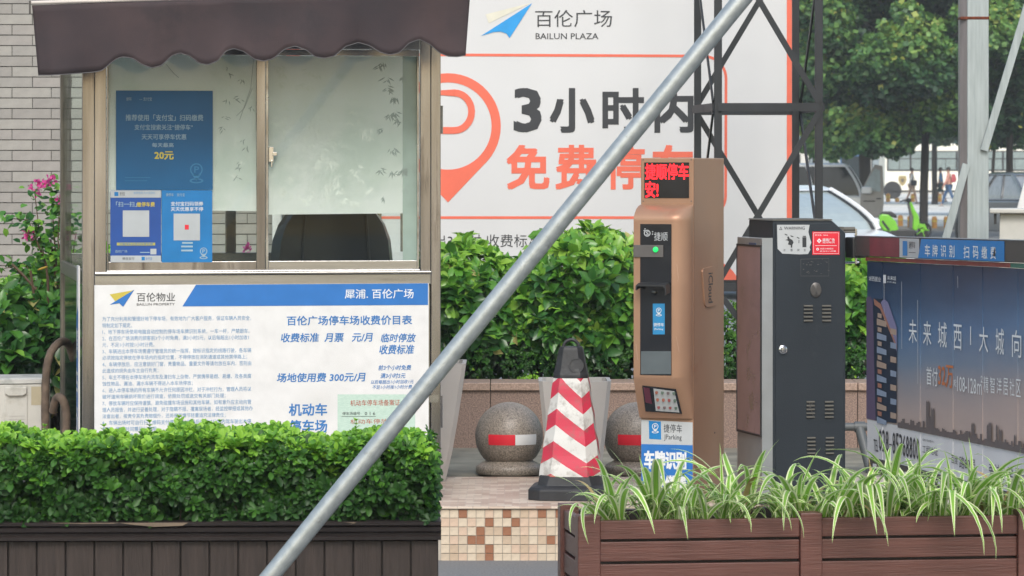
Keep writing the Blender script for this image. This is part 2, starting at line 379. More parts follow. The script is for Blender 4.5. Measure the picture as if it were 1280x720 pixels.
M_chairm = mat('black_mesh_fabric', (.026,.026,.03), .8)

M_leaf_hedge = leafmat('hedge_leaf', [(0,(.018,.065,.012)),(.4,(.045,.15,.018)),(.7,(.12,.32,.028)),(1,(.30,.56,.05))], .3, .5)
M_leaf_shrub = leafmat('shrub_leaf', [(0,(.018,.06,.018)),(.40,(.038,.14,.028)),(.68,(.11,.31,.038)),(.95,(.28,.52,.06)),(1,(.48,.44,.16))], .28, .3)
M_leaf_tree = leafmat('tree_leaf', [(0,(.022,.065,.036)),(.40,(.055,.15,.05)),(.75,(.20,.38,.09)),(1,(.45,.48,.10))], .3, .5)
M_petal = leafmat('petal', [(0,(.65,.06,.30)),(1,(.85,.16,.48))], .3, .6)

# ================================================================ ground
def sheet(name, x0, x1, y0, y1, z, m, parent=None):
    b = MB(); b.quad((x0,y0,z),(x1,y0,z),(x1,y1,z),(x0,y1,z)); return tag(b.build(name, m, parent), kind='structure')
sheet('asphalt_road', -900, 900, -60, 2200, 0, M_asphalt)
PZ = .26                                     # top of the raised island
b = MB(); b.box(-12, 14, 18.93, 27, -.02, PZ-.012); tag(b.build('raised_pavement', M_paving), kind='structure')
b = MB(); b.box(-30, 60, 106, 235, 0.002, .12); tag(b.build('pale_plaza', M_concrete), kind='structure')
b = MB(); b.box(-30, 60, 105.7, 106, 0.002, .135); tag(b.build('plaza_kerb', M_kerb), kind='structure')
b = MB()
for y in (118, 133, 146, 152): b.box(-30, 60, y, y+.35, .121, .126)
tag(b.build('plaza_joint_lines', M_kerb), kind='structure')

# tiled island: core, mosaic face made of single tiles, mosaic top
isl = Fr(640, 17.27, 0, 0)
core = MB(); core.box(-3.2, 5.2, 17.27, 18.90, 0, PZ-.010)
core = tag(core.build('tiled_island', M_grout), kind='structure')
M_moz = bpy.data.materials.new('mosaic_top'); M_moz.use_nodes = True
def mosaic_top(m):
    nt = m.node_tree; b_ = nt.nodes['Principled BSDF']; tc = N(nt,'ShaderNodeTexCoord')
    br = N(nt,'ShaderNodeTexBrick'); br.inputs['Scale'].default_value = 1; br.inputs['Brick Width'].default_value = .075; br.inputs['Row Height'].default_value = .07
    br.inputs['Mortar Size'].default_value = .0022; br.inputs['Color1'].default_value = (.68,.57,.47,1); br.inputs['Color2'].default_value = (.38,.23,.17,1)
    br.inputs['Mortar'].default_value = (.50,.42,.36,1); br.inputs['Bias'].default_value = -.25
    nt.links.new(tc.outputs['Object'], br.inputs[0])
    nz = N(nt,'ShaderNodeTexNoise'); nz.inputs['Scale'].default_value = 3; nt.links.new(tc.outputs['Object'], nz.inputs[0])
    mx = N(nt,'ShaderNodeMix', data_type='RGBA', blend_type='MULTIPLY'); mx.inputs['Factor'].default_value = .5
    nt.links.new(br.outputs[0], mx.inputs['A']); nt.links.new(nz.outputs[0], mx.inputs['B'])
    nt.links.new(br.outputs[0], b_.inputs['Base Color']); b_.inputs['Roughness'].default_value = .4
mosaic_top(M_moz)
b = MB(); b.box(-3.21, 5.21, 17.252, 18.905, PZ-.010, PZ); b.build('tiled_top', M_moz, core)
pitch = .0423
tm = {}
for i, m in enumerate(M_tiles):
    b_ = MB(); b_.box(-.0196,.0196,-.004,0,-.0196,.0196); me = b_.mesh('tile'); me.materials.append(m); tm[i] = me
rt = random.Random(5)
nrow = 6
x = (505-640)*17.27/F; xs = []
seams = [(x_-640)*17.27/F for x_ in (550, 638, 726)]
xx = seams[0] - 8*pitch - .012
sets = []
for s0 in (seams[0]-8*pitch-.012, seams[0]+.004, seams[1]+.004, seams[2]+.004): sets.append(s0)
for si, s0 in enumerate(sets):
    for c in range(8):
        for r in range(nrow):
            z = PZ - .014 - pitch*(r+.5)
            if z < .01: continue
            q = rt.random(); k = 3 if q < .17 else (0 if q < .5 else (1 if q < .68 else (2 if q < .85 else 4)))
            o = bpy.data.objects.new('tile', tm[k]); COL.objects.link(o); o.parent = core
            o.location = (s0 + pitch*(c+.5), 17.268, z); o.rotation_euler = (rt.gauss(0,.006), 0, rt.gauss(0,.008))

# ================================================================ grey brick building wall at the left, single bricks
bw = Fr(0, 24.5, 0, 0); S_ = 24.5/F
wall = bw.root('brick_wall', 'grey brick tiled wall behind the pink flowering shrub', 'wall')
wx0 = bw.at(-120); wx1 = bw.at(356)
b = MB(); b.box(wx0-3, wx1, .012, .6, 0, 4.6); b.build('mortar_backing', M_mort, wall)
bricks = []
for i, m in enumerate(M_bricks):
    b_ = MB(); b_.box(0, 49*S_-.005, 0, .012, 0, 13.1*S_-.006); me = b_.mesh('brick'); me.materials.append(m); bricks.append(me)
rest = MB()
Z0 = bw.zz(305.3)
for r in range(-34, 36):
    z = Z0 + r*13.1*S_
    if z < 0.02 or z > 4.5: continue
    off = 15.5 if r % 2 == 0 else 41
    for c in range(-4, 8):
        px = off + c*49.0 - (0 if r % 4 < 2 else 0)
        x = bw.at(px); w_ = 49*S_-.005
        if x + w_ > wx1: w_ = wx1 - x
        if w_ < .02: continue
        py = 305.3 - r*13.1
        vis = (px < 80 and -45 < px and -14 < py < 400) or (230 < px < 360 and 250 < py < 345)
        if vis and w_ > 48*S_-.005:
            o = bpy.data.objects.new('brick', random.choice(bricks)); COL.objects.link(o); o.parent = wall
            o.location = (x, random.uniform(-.003,.002), z); o.rotation_euler = (random.gauss(0,.003), random.gauss(0,.0012), 0)
        else:
            rest.box(x, x+w_, random.uniform(-.003,.002), .012, z, z+13.1*S_-.006, random.randrange(4))
o = rest.build('brick', M_bricks, wall); o['kind'] = 'stuff'

# ================================================================ low granite wall with slabs and cap
gw = Fr(560, 21.0, 0, PZ-.02)
gwr = gw.root('granite_planter_wall', 'low speckled granite wall in front of the hedge', 'wall')
b = MB(); ux0, ux1 = gw.at(380), gw.at(1500); b.box(ux0, ux1, .03, .35, 0, .335); b.build('core', M_mort, gwr)
zt = gw.zz(488); zc_ = gw.zz(483)
seam = [380, 497, 613, 727, 842, 957, 1072, 1187, 1300, 1400, 1500]
for i in range(len(seam)-1):
    a, c = gw.at(seam[i])+.002, gw.at(seam[i+1])-.002
    b = MB(); b.box(a, c, 0, .03, 0, zt-.003); b.build('granite_slab', M_granite, gwr, bev=.002)
    b = MB(); b.box(a, c, -.02, .36, zt, zt+.045); b.build('cap_stone', M_granite_cap, gwr, bev=.004)

# ================================================================ stone ball bollards
def bollard(px, lab):
    f = Fr(px, 19.15, 0, PZ-.004); r_ = f.root('stone_bollard', lab, 'bollard', 'round granite bollards behind the tiled island')
    Rr = 42.5*19.15/F; zc = f.zz(545); z1 = f.zz(581); 
    prof = [(.168,0),(.176,.006),(.178,.035)]
    prof += [(.172,.045),(.150,.058),(.132,.066),(.124,.074)]
    for i in range(0, 25):
        a = R(-46 + (136)*i/24); prof.append((max(.0005, Rr*math.cos(a)), zc + Rr*math.sin(a)))
    prof = [p for p in prof if True]
    # keep the profile rising
    q = [prof[0]]
    for p in prof[1:]:
        if p[1] > q[-1][1]: q.append(p)
    b = MB(); b.lathe(q, n=40); b.build('ball', M_granite_dk, r_, smooth=True, ang=50)
    def patch(a0, a1, z0, z1, m, nm):
        b = MB(); loops = []
        for j in range(5):
            z = z0 + (z1-z0)*j/4; rr = math.sqrt(max(0, Rr*Rr-(z-zc)**2)) + .0018
            loops.append([(rr*math.sin(R(a0+(a1-a0)*i/10)), -rr*math.cos(R(a0+(a1-a0)*i/10)), z) for i in range(11)])
        b.loft(loops, caps=False, closed=False); b.build(nm, m, r_, smooth=True)
    za, zb = f.zz(553.5), f.zz(540.5)
    patch(-37, 10, za, zb, M_redst, 'red_reflector'); patch(10.3, 52, za, zb, M_wtext, 'white_reflector')
bollard(636.5, 'granite ball bollard beside the white pot, left of the traffic cone, sticker fully in view')
bollard(797, 'granite ball bollard half hidden between the traffic cone and the bronze machine')

# ================================================================ tapered square pots
def pot(fr, lab, xt0, xt1, yt, xb0, xb1, rot):
    r_ = fr.root('flower_pot', lab, 'pot', 'tall tapered pale pots')
    wt = (fr.at(xt1)-fr.at(xt0))/2; zt = fr.zz(yt); wb = (fr.at(xb1)-fr.at(xb0))/2
    def sq(w, z, c=.02): return [(-w+c,-w,z),(w-c,-w,z),(w,-w+c,z),(w,w-c,z),(w-c,w,z),(-w+c,w,z),(-w,w-c,z),(-w,-w+c,z)]
    b = MB(); loops = []
    for t in (0,.25,.5,.75,1): loops.append(sq(wb+(wt-wb)*t**.8, zt*t))
    loops.append(sq(wt-.02, zt)); loops.append(sq(wt-.022, zt-.06)); b.loft(loops); b.build('shell', M_pot, r_, smooth=True)
    b = MB(); b.poly([(x,y,zt-.055) for x,y,z in sq(wt-.03, 0)]); b.build('soil_fill', M_soil, r_)
pot(Fr(718, 18.55+.2, 0, PZ), 'pale tapered pot standing right behind the traffic cone', 673, 763, 474, 688, 748, 0)
pot(Fr(531, 18.7, 0, PZ), 'pale tapered pot half hidden behind the right edge of the booth', 479, 583, 452, 505, 557, 0)

# ================================================================ traffic cone, chamfered square with chevrons
def cone():
    f = Fr(714, 17.72, 0, PZ); r_ = f.root('traffic_cone', 'tall red and white chevron traffic cone with black top and base', 'traffic cone')
    s = 17.72/F
    rot = R(-5)
    def oct_(w, z, ch=.4):
        c = w*ch; pts = [(-w+c,-w),(w-c,-w),(w,-w+c),(w,w-c),(w-c,w),(-w+c,w),(-w,w-c),(-w,-w+c)]
        return [(x*math.cos(rot)-y*math.sin(rot), x*math.sin(rot)+y*math.cos(rot), z) for x, y in pts]
    zz = f.zz
    b = MB()   # base and skirt
    b.loft([oct_(51*s,0,.3), oct_(51*s,zz(609),.3), oct_(48*s,zz(606.5),.3), oct_(40*s,zz(604),.3), oct_(38*s,zz(594),.35), oct_(37*s,zz(591),.35)])
    b.build('rubber_base', M_rubber, r_, bev=.004)
    # sleeve with its own uv: u = chevron phase offset (px), v = height (px)
    zb, zt_ = zz(593), zz(469); wb, wt = 38.5*s, 21*s
    off = [0, 27, 17, 44, 17, 27, 9, 9]      # phase at the 8 corners
    b = MB(); n = 24; loops = []
    for i in range(n+1):
        t = i/n; w = wb + (wt-wb)*t + .0015*math.sin(t*23); loops.append(oct_(w, zb+(zt_-zb)*t))
    b.loft(loops, caps=False); o = b.build('reflective_sleeve', None, r_)
    me = o.data; uv = me.uv_layers.new(name='UVMap'); H_ = (zt_-zb)/s
    off = [0, 27, 18, 45, 18, 27, -2, 9]
    for p in me.polygons:
        for li in p.loop_indices:
            vi = me.loops[li].vertex_index; k = vi % 8; t = (vi//8)/n
            uv.data[li].uv = (off[k]/40, (1-t)*H_/40)
    m = bpy.data.materials.new('chevron_sheeting'); m.use_nodes = True; nt = m.node_tree; bs = nt.nodes['Principled BSDF']
    tcn = N(nt,'ShaderNodeUVMap'); sp = N(nt,'ShaderNodeSeparateXYZ'); nt.links.new(tcn.outputs[0], sp.inputs[0])
    sb = N(nt,'ShaderNodeMath', operation='SUBTRACT'); nt.links.new(sp.outputs[1], sb.inputs[0]); nt.links.new(sp.outputs[0], sb.inputs[1])
    ad = N(nt,'ShaderNodeMath', operation='ADD'); ad.inputs[1].default_value = 10.0; nt.links.new(sb.outputs[0], ad.inputs[0])
    fr_ = N(nt,'ShaderNodeMath', operation='FRACT'); nt.links.new(ad.outputs[0], fr_.inputs[0])
    lt = N(nt,'ShaderNodeMath', operation='LESS_THAN'); lt.inputs[1].default_value = .50; nt.links.new(fr_.outputs[0], lt.inputs[0])
    mx = N(nt,'ShaderNodeMix', data_type='RGBA'); mx.inputs['A'].default_value = (.62,.62,.60,1); mx.inputs['B'].default_value = (.56,.035,.075,1)
    nt.links.new(lt.outputs[0], mx.inputs['Factor'])
    tc = N(nt,'ShaderNodeTexCoord'); nz = N(nt,'ShaderNodeTexNoise'); nz.inputs['Scale'].default_value = 14; nz.inputs['Detail'].default_value = 8; nz.inputs['Roughness'].default_value=.7
    nt.links.new(tc.outputs['Object'], nz.inputs[0]); mr = N(nt,'ShaderNodeMapRange'); mr.inputs[1].default_value=.50; mr.inputs[2].default_value=.70
    nt.links.new(nz.outputs[0], mr.inputs[0]); sc_ = N(nt,'ShaderNodeMath', operation='MULTIPLY'); sc_.inputs[1].default_value=.7; nt.links.new(mr.outputs[0], sc_.inputs[0])
    m2 = N(nt,'ShaderNodeMix', data_type='RGBA'); m2.inputs['B'].default_value = (.16,.13,.11,1)
    nt.links.new(sc_.outputs[0], m2.inputs['Factor']); nt.links.new(mx.outputs['Result'], m2.inputs['A'])
    nt.links.new(m2.outputs['Result'], bs.inputs['Base Color']); bs.inputs['Roughness'].default_value = .45
    me.materials.clear(); me.materials.append(m)
    b = MB(); b.loft([oct_(21.5*s, zz(472)), oct_(21.5*s, zz(468)), oct_(19.5*s, zz(460)), oct_(15*s, zz(437)), oct_(13.5*s, zz(433))])
    b.build('black_top', M_rubber, r_, bev=.003)
    b = MB(); hz0 = zz(434)
    pts = [(-9.5*s,0,hz0-.01)] + [(9.5*s*math.cos(R(a)), 0, hz0 + 1.05*9*s*math.sin(R(a))) for a in range(180,-1,-15)] + [(9.5*s,0,hz0-.01)]
    b.tube(pts, 2.3*s, 10); b.build('lifting_handle', M_rubber, r_, smooth=True)
    b = MB(); b.M = Matrix.Translation((6*s, -19.3*s, zz(456))) @ Matrix.Rotation(R(90),4,'X') @ Matrix.Rotation(R(-8),4,'X')
    b.lathe([(8*s,0),(9.3*s,0),(9.3*s,.004),(8*s,.004),(7.8*s,.001)], n=24); b.build('round_emblem', M_rubber, r_, smooth=True)
cone()

# ================================================================ left planter with plank front
lp = Fr(550, 13.0, 1.5, 0)
lpr = lp.root('plank_planter', 'dark brown plank planter box filled with clipped hedge', 'planter')
zt = lp.zz(651); xl = lp.at(-60); Dp = .52
z_lip = lp.zz(675); z_in = lp.zz(676)
edge = [lp.at(x) for x in range(-60, 0, 36)]
first = 9.5; k = 0; pxs = []
x = -62.5
while x < 546: pxs.append(x); x += 36
for i, p in enumerate(pxs):
    a = lp.at(p)+.003; c = lp.at(min(p+36, 548))-.003
    if c - a < .02: continue
    b = MB(); y_ = random.uniform(0, .004); b.box(a, c, .012+y_, .035, .03, z_in-.001); b.build('plank', M_darkwood, lpr, bev=.002)
b = MB(); b.box(xl, -.006, .036, .05, .02, z_lip-.001); b.box(xl,-.006,.05,Dp,.02,.06); b.box(-.03,-.006,.05,Dp,.06,z_lip-.001); b.box(xl,-.006,Dp,Dp+.03,.02,z_lip); b.build('box_core', M_lip, lpr)
b = MB()
prof = [(.0,z_lip),(-.012,z_lip+.002),(-.014,z_lip+.014),(-.004,z_lip+.018),(-.006,z_lip+.026),(-.020,z_lip+.034),(-.024,zt-.022),(-.016,zt-.018),(-.03,zt-.012),(-.032,zt-.002),(-.028,zt),(.05,zt),(.05,z_lip)]
b.prism(prof, xl, .004, 'x'); b.build('front_rail', M_lip, lpr)
b = MB(); b.box(-.06, .002, .052, Dp+.03, z_lip+.002, zt-.001); b.build('end_rail', M_lip, lpr, bev=.003)
b = MB(); b.box(xl, -.062, Dp-.04, Dp+.02, z_lip+.002, zt-.001); b.build('back_rail', M_lip, lpr)
b = MB()
for (p0,p1,h) in ((150,236,.012),(60,150,.004),(430,446,.008)): b.prism([(lp.at(p0),zt-.001),(lp.at(p1),zt-.001),(lp.at(p1)-.02,zt-h),(lp.at((p0+p1)/2),zt-h*1.3),(lp.at(p0)+.04,zt-h*.6)], -.0335, -.0325)
b.build('chipped_edge', M_rawwood, lpr)
b = MB(); b.box(xl, -.062, .052, Dp-.042, zt-.08, zt-.03); b.build('soil_fill', M_soil, lpr)

# hedge in it
def hedge(lp, x0, x1, y_top, name, label):
    zt2 = lp.zz(y_top); zb = zt-.01; d0, d1 = -.015, .50
    P = []; Nn = []; H_ = []
    def prof_top(u): return zt2 - .012 + .016*math.sin(u*7+1) + .012*math.sin(u*19) + .006*math.sin(u*51)
    def addp(u, v, z, n, h): P.append((u, v, z)); Nn.append(n); H_.append(h)
    L = x1-x0; r0 = .05
    for i in range(4600):
        u = random.uniform(x0, x1); zt_ = prof_top(u); q = random.random()
        endf = min(1, max(0, (x1-u)/.09)); zt_ -= .05*(1-endf)**2
        if q < .46:      # front
            z = random.uniform(zb, zt_); v = d0 + random.expovariate(1/.03) + .012*math.sin(u*31+z*40)
            v += .085*max(0, math.sin(u*17+2)*math.sin(z*31+u*9))**.7 if math.sin(u*17+2)*math.sin(z*31+u*9) > 0 else 0
            if z < zb+.10: v += random.uniform(0,.05)
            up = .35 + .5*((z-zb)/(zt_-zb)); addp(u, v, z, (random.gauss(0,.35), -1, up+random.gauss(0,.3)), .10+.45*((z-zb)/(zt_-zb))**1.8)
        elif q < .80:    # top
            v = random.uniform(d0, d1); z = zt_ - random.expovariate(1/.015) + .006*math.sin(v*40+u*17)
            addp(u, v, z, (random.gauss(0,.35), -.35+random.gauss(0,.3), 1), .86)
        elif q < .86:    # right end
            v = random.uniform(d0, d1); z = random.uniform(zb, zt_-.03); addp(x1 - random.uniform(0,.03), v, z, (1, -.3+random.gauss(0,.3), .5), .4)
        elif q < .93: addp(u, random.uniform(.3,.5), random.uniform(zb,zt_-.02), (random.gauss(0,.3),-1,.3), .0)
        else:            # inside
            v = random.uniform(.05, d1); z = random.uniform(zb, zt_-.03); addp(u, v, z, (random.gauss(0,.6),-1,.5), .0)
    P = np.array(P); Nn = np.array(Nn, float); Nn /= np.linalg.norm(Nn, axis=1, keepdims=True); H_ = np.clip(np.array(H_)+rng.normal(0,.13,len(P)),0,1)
    # shoots above the top
    root = lp.root(name, label, 'hedge')
    ro = rosettes(P, Nn, 8, .043, (5,62), .25, H_)
    p, d, u, s, q = ro
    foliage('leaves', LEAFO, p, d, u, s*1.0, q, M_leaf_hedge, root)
    b = MB(); PP=[];DD=[];UU=[];SS=[];QQ=[]
    shoots = [(224,523,.03),(187,529,.028),(275,528,.03),(445,527,.03),(56,534,.02),(350,535,.02),(30,536,.02),(130,534,.022)]
    for (px, py, h) in shoots:
        v0 = random.uniform(.05,.25); t = lp.at(px, py, v0); base = (t[0]+random.uniform(-.012,.012), v0, t[2]-.09)
        b.tube([base, ((t[0]+base[0])/2+.002, v0, t[2]-.045), t], [.0016,.0013,.0008], 5)
        for lv in range(5):
            c = Vector(base).lerp(Vector(t), .45+.55*lv/4)
            for j in range(6 if lv == 4 else 4):
                a = j*1.3+lv*2.1; PP.append(c); e = .9 if lv == 4 else .5
                DD.append((math.cos(a), math.sin(a), e+random.uniform(0,.4))); UU.append((0,0,1.0)); SS.append(.021*random.uniform(.6,1)); QQ.append(random.uniform(.75,1))
    b.build('shoot_stems', flat('shoot_stem', (.10,.20,.04)), root)['kind'] = 'stuff'
    foliage('shoot_leaves', LEAFO, np.array([list(c) for c in PP]), np.array(DD), np.array(UU), np.array(SS), np.array(QQ), M_leaf_hedge, root)
    b = MB()
    for i in range(90):
        u = random.uniform(x0+.05, x1-.08); v = random.uniform(.05,.4); hh = random.uniform(.5,.9)
        t = (u+random.uniform(-.06,.06), v+random.uniform(-.07,.05), zb+(zt2-zb)*hh)
        b.tube([(u,v,zt-.04), ((u+t[0])/2+random.uniform(-.01,.01), (v+t[1])/2, (zt-.04+t[2])/2), t], [.003,.0024,.0012], 5)
    b.build('twigs', flat('twig', (.05,.035,.022)), root)['kind'] = 'stuff'
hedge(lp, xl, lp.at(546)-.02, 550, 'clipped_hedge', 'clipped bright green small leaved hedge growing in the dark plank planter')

# ================================================================ right planter with spider plants
rp = Fr(722, 13.0, 7.5, 0)
rpr = rp.root('slatted_planter', 'reddish brown wooden slat planter filled with striped grass plants', 'planter')
zt = rp.zz(651.5); zp = rp.zz(644.5); ux1 = rp.at(1400)
g1, g2 = rp.zz(677), rp.zz(705); hs = g1-g2
posts = [(722,750),(1000,1027),(1272,1300)]
Dp2 = rp.v_at(697, 0)
for a, c in posts:
    b = MB(); b.box(rp.at(a), rp.at(c), -.012, .068, 0, zp); b.build('post', M_brownp, rpr, bev=.004)
b = MB(); b.box(0, .07, Dp2-.07, Dp2, 0, zp); b.build('post', M_brownp, rpr, bev=.004)
spans = [(750,1000),(1027,1272),(1300,1400)]
for a, c in spans:
    z = zt
    for r in range(6):
        h = (zt-g1) if r == 0 else hs; z0 = z-h+.006
        if z0 < .03: break
        b = MB(); v0 = 0 if r == 0 else .004
        b.box(rp.at(a)+.001, rp.at(c)-.001, v0+.002*(r % 2), .035, z0, z - (.0 if r == 0 else .004)); b.build('slat', M_brownp, rpr, bev=.003)
        z -= h
z = zt
for r in range(6):
    h = (zt-g1) if r == 0 else hs
    if z-h+.006 < .03: break
    b = MB(); b.box(.012+.003*(r%2), .04, .069, Dp2-.071, z-h+.006, z-(.0 if r == 0 else .004)); b.build('slat', M_brownp, rpr, bev=.003); z -= h
b = MB(); b.box(.04, ux1, .036, .05, .02, zt-.02); b.box(.04,.05,.05,Dp2-.05,.02,zt-.02); b.box(.05,ux1,Dp2-.05,Dp2-.01,.02,zt-.005); b.build('liner', M_lip, rpr)
b = MB(); b.box(.051, ux1, .051, Dp2-.051, zt-.09, zt-.045); b.build('soil_fill', M_soil, rpr)

M_spid = bpy.data.materials.new('striped_leaf'); M_spid.use_nodes = True
def spid():
    nt = M_spid.node_tree; bs = nt.nodes['Principled BSDF']; uv = N(nt,'ShaderNodeUVMap'); sp = N(nt,'ShaderNodeSeparateXYZ'); nt.links.new(uv.outputs[0], sp.inputs[0])
    cr = N(nt,'ShaderNodeValToRGB'); cr.color_ramp.interpolation = 'LINEAR'; e = cr.color_ramp.elements
    W = (.84,.90,.54,1); G = (.15,.38,.03,1); G2 = (.36,.62,.09,1)
    e[0].position=0; e[0].color=W; e[1].position=1; e[1].color=W
    for p, c in ((.20,W),(.27,G),(.42,G2),(.5,G),(.58,G2),(.73,G),(.80,W)):
        n_ = e.new(p); n_.color = c
    nt.links.new(sp.outputs[0], cr.inputs[0])
    oi = N(nt,'ShaderNodeObjectInfo'); mr = N(nt,'ShaderNodeMapRange'); mr.inputs[3].default_value=.75; mr.inputs[4].default_value=1.12
    nt.links.new(oi.outputs['Random'], mr.inputs[0]); mx = N(nt,'ShaderNodeMix', data_type='RGBA', blend_type='MULTIPLY'); mx.inputs['Factor'].default_value=1
    nt.links.new(cr.outputs[0], mx.inputs['A']); cb = N(nt,'ShaderNodeCombineColor'); [nt.links.new(mr.outputs[0], cb.inputs[i]) for i in range(3)]
    nt.links.new(cb.outputs[0], mx.inputs['B']); nt.links.new(mx.outputs['Result'], bs.inputs['Base Color']); bs.inputs['Roughness'].default_value=.4
    tr = N(nt,'ShaderNodeBsdfTranslucent'); nt.links.new(mx.outputs['Result'], tr.inputs[0]); ms = N(nt,'ShaderNodeMixShader'); ms.inputs[0].default_value=.35
    nt.links.new(bs.outputs[0], ms.inputs[1]); nt.links.new(tr.outputs[0], ms.inputs[2]); nt.links.new(ms.outputs[0], nt.nodes['Material Output'].inputs[0])
spid()
M_deadleaf = mat('dry_leaf', (.32,.22,.10), .7, col2=(.42,.34,.16), scale=20)
def blade(L, el0, bend, wd, tw=0.0, n=12):
    """a strap leaf in the xz plane: starts at elevation el0 and bends over"""
    x = z = 0; V=[]; UV=[]; Fc=[]; a = el0
    for i in range(n+1):
        t = i/n; w_ = wd*(.55+.45*min(1,t*4))*(1-t**2.6)+.0003; k = tw*t; d = w_*.22
        ax, ay = math.cos(k), math.sin(k)
        for j, (q, dz) in enumerate(((-1,d),(-.5,d*.3),(0,0),(.5,d*.3),(1,d))):
            V.append((x - math.sin(a)*dz*.8 + q*w_*ay*.3, q*w_*ax, z + math.cos(a)*dz*.8 + q*w_*ay)); UV.append(j/4)
        x += math.cos(a)*L/n; z += math.sin(a)*L/n; a -= bend/n*(.35+1.3*t)
    for i in range(n):
        for j in range(4): Fc.append((i*5+j, i*5+j+1, i*5+6+j, i*5+5+j))
    me = bpy.data.meshes.new('leaf'); me.from_pydata(V, [], Fc); uv = me.uv_layers.new(name='UVMap')
    for p in me.polygons:
        for li in p.loop_indices: uv.data[li].uv = (UV[me.loops[li].vertex_index], .5)
    me.polygons.foreach_set('use_smooth', [True]*len(Fc)); me.materials.append(M_spid); return me
blades = []
rb = random.Random(11)
for i in range(30):
    q = i/29
    blades.append((blade(rb.uniform(.30,.50), R(rb.uniform(58,88)-q*18), R(rb.uniform(50,135)+q*25), rb.uniform(.013,.021), rb.uniform(-.5,.5)), q))
upright = [blade(rb.uniform(.32,.42), R(rb.uniform(78,88)), R(rb.uniform(8,45)), rb.uniform(.010,.014), rb.uniform(-.6,.6)) for i in range(6)]
long_ = [blade(rb.uniform(.36,.54), R(rb.uniform(50,64)), R(rb.uniform(140,160)), rb.uniform(.011,.016), rb.uniform(-.3,.3), 14) for i in range(6)]
# (px, depth into planter, scale, number of leaves, uprights, drooping over the rail)
clumps = [(760,.14,.95,26,0,2,'striped plant at the left end of the slatted planter, spilling over its corner'),
          (820,.22,1.0,30,2,1,'striped plant growing in front of the blue label of the bronze machine'),
          (864,.12,.95,26,1,1,'striped plant just right of the blue label of the bronze machine'),
          (917,.18,1.05,28,2,0,'striped plant between the bronze machine and the silver edged cabinet, with one tall upright leaf'),
          (988,.20,1.05,30,1,1,'striped plant in front of the charcoal barrier cabinet'),
          (1040,.12,.95,24,0,1,'low striped plant at the middle post of the slatted planter'),
          (1086,.16,1.0,28,1,3,'striped plant below the left end of the banner, leaves hanging over the rail'),
          (1128,.24,1.12,30,2,1,'tallest striped plant in front of the banner phone number'),
          (1172,.12,.95,26,1,1,'striped plant in front of the white banner strip'),
          (1213,.20,1.1,30,2,3,'striped plant with a bunch of leaves hanging over the rail at the right'),
          (1262,.16,1.0,28,1,1,'striped plant at the right end post of the slatted planter')]
nleaf = 0
for (px, v, sc, n, nu, nd, lab) in clumps:
    nd += 2
    rb = random.Random(int(px)); u = rp.at(px, None, v); wpt = rp.world(u, v, zt-.035)
    f = Fr(0,0,rp.rot, wpt[2], xy=(wpt[0], wpt[1])); root = f.root('striped_grass_plant', lab, 'plant', 'striped grass plants in the slatted planter')
    n = int(n*1.75)
    for i in range(n+nu+nd):
        if i < n: me, q = rb.choice(blades); az_ = rb.uniform(0,360); s_ = sc*rb.uniform(.5,1.1)*.80
        elif i < n+nu: me = rb.choice(upright); az_ = rb.uniform(0,360); s_ = sc*rb.uniform(.7,1.0)*.82
        else: me = rb.choice(long_); az_ = rb.uniform(-122,-58); s_ = sc*rb.uniform(.8,1.25)
        o = bpy.data.objects.new('leaf', me); COL.objects.link(o); o.parent = root
        if rb.random() < .035: o.material_slots[0].link = 'OBJECT'; o.material_slots[0].material = M_deadleaf; s_ *= .8; o['label'] = 'dry brown leaf'
        o.location = (rb.uniform(-.06,.06), (rb.uniform(-.05,.04) if i < n+nu else rb.uniform(-.10,-.06)), rb.uniform(-.005,.03)); o.rotation_euler = (rb.gauss(0,.12), rb.gauss(0,.12), R(az_)); o.scale = (s_,)*3

# ================================================================ diagonal steel pole
g = 12.3; f = Fr(340, g, 0, 0)
pr = f.root('leaning_steel_pole', 'long galvanised steel pole leaning diagonally across in front of the booth', 'pole')
def P3(px, py, d=g): return ((px-640)*d/F - f.ox, d - f.oy, ZC-(py-HZ)*d/F)
t0 = P3(338, 720); t1 = P3(926.5, 0); dv = Vector(t1)-Vector(t0)
p_lo = Vector(t0) + dv*(-t0[2]/dv.z) ; p_hi = Vector(t0) + dv*1.9
b = MB(); b.tube([p_lo+dv.normalized()*.02, p_hi], .0310, 28); b.build('tube', M_galv, pr, smooth=True)
b = MB(); b.box(p_lo.x-.09, p_lo.x+.09, -.09, .09, .002, .014)
b.tube([p_lo+dv.normalized()*.02, p_lo+dv.normalized()*.14], .046, 20); b.build('foot_bracket', M_galv, pr)
b = MB(); b.tube([p_hi, p_hi+dv.normalized()*.012], .039, 20); b.build('end_cap', M_blackpl, pr)

# ================================================================ guard booth
bf = Fr(103, 17.3, 10, PZ+.002)
W = bf.at(551); D = bf.v_at(75, 0)
booth = bf.root('guard_booth', 'weathered stainless steel guard booth with sliding windows under a maroon awning', 'booth')
def bx(name, p0, p1, y0, y1, v0, v1, m, parent=booth, fr=bf, bev=.003):
    """box spanning photo columns p0..p1 and rows y0 (top)..y1 (bottom) on the front plane"""
    a = fr.at(p0, y1); c = fr.at(p1, y0); b = MB(); b.box(a[0], c[0], v0, v1, a[2], fr.zz(y0, a[0])); return b.build(name, m, parent, bev=bev)
z_top = 2.62; zb_ = 0
z_sill = bf.zz(344); z_f0 = bf.zz(331); z_f1 = bf.zz(57, W)
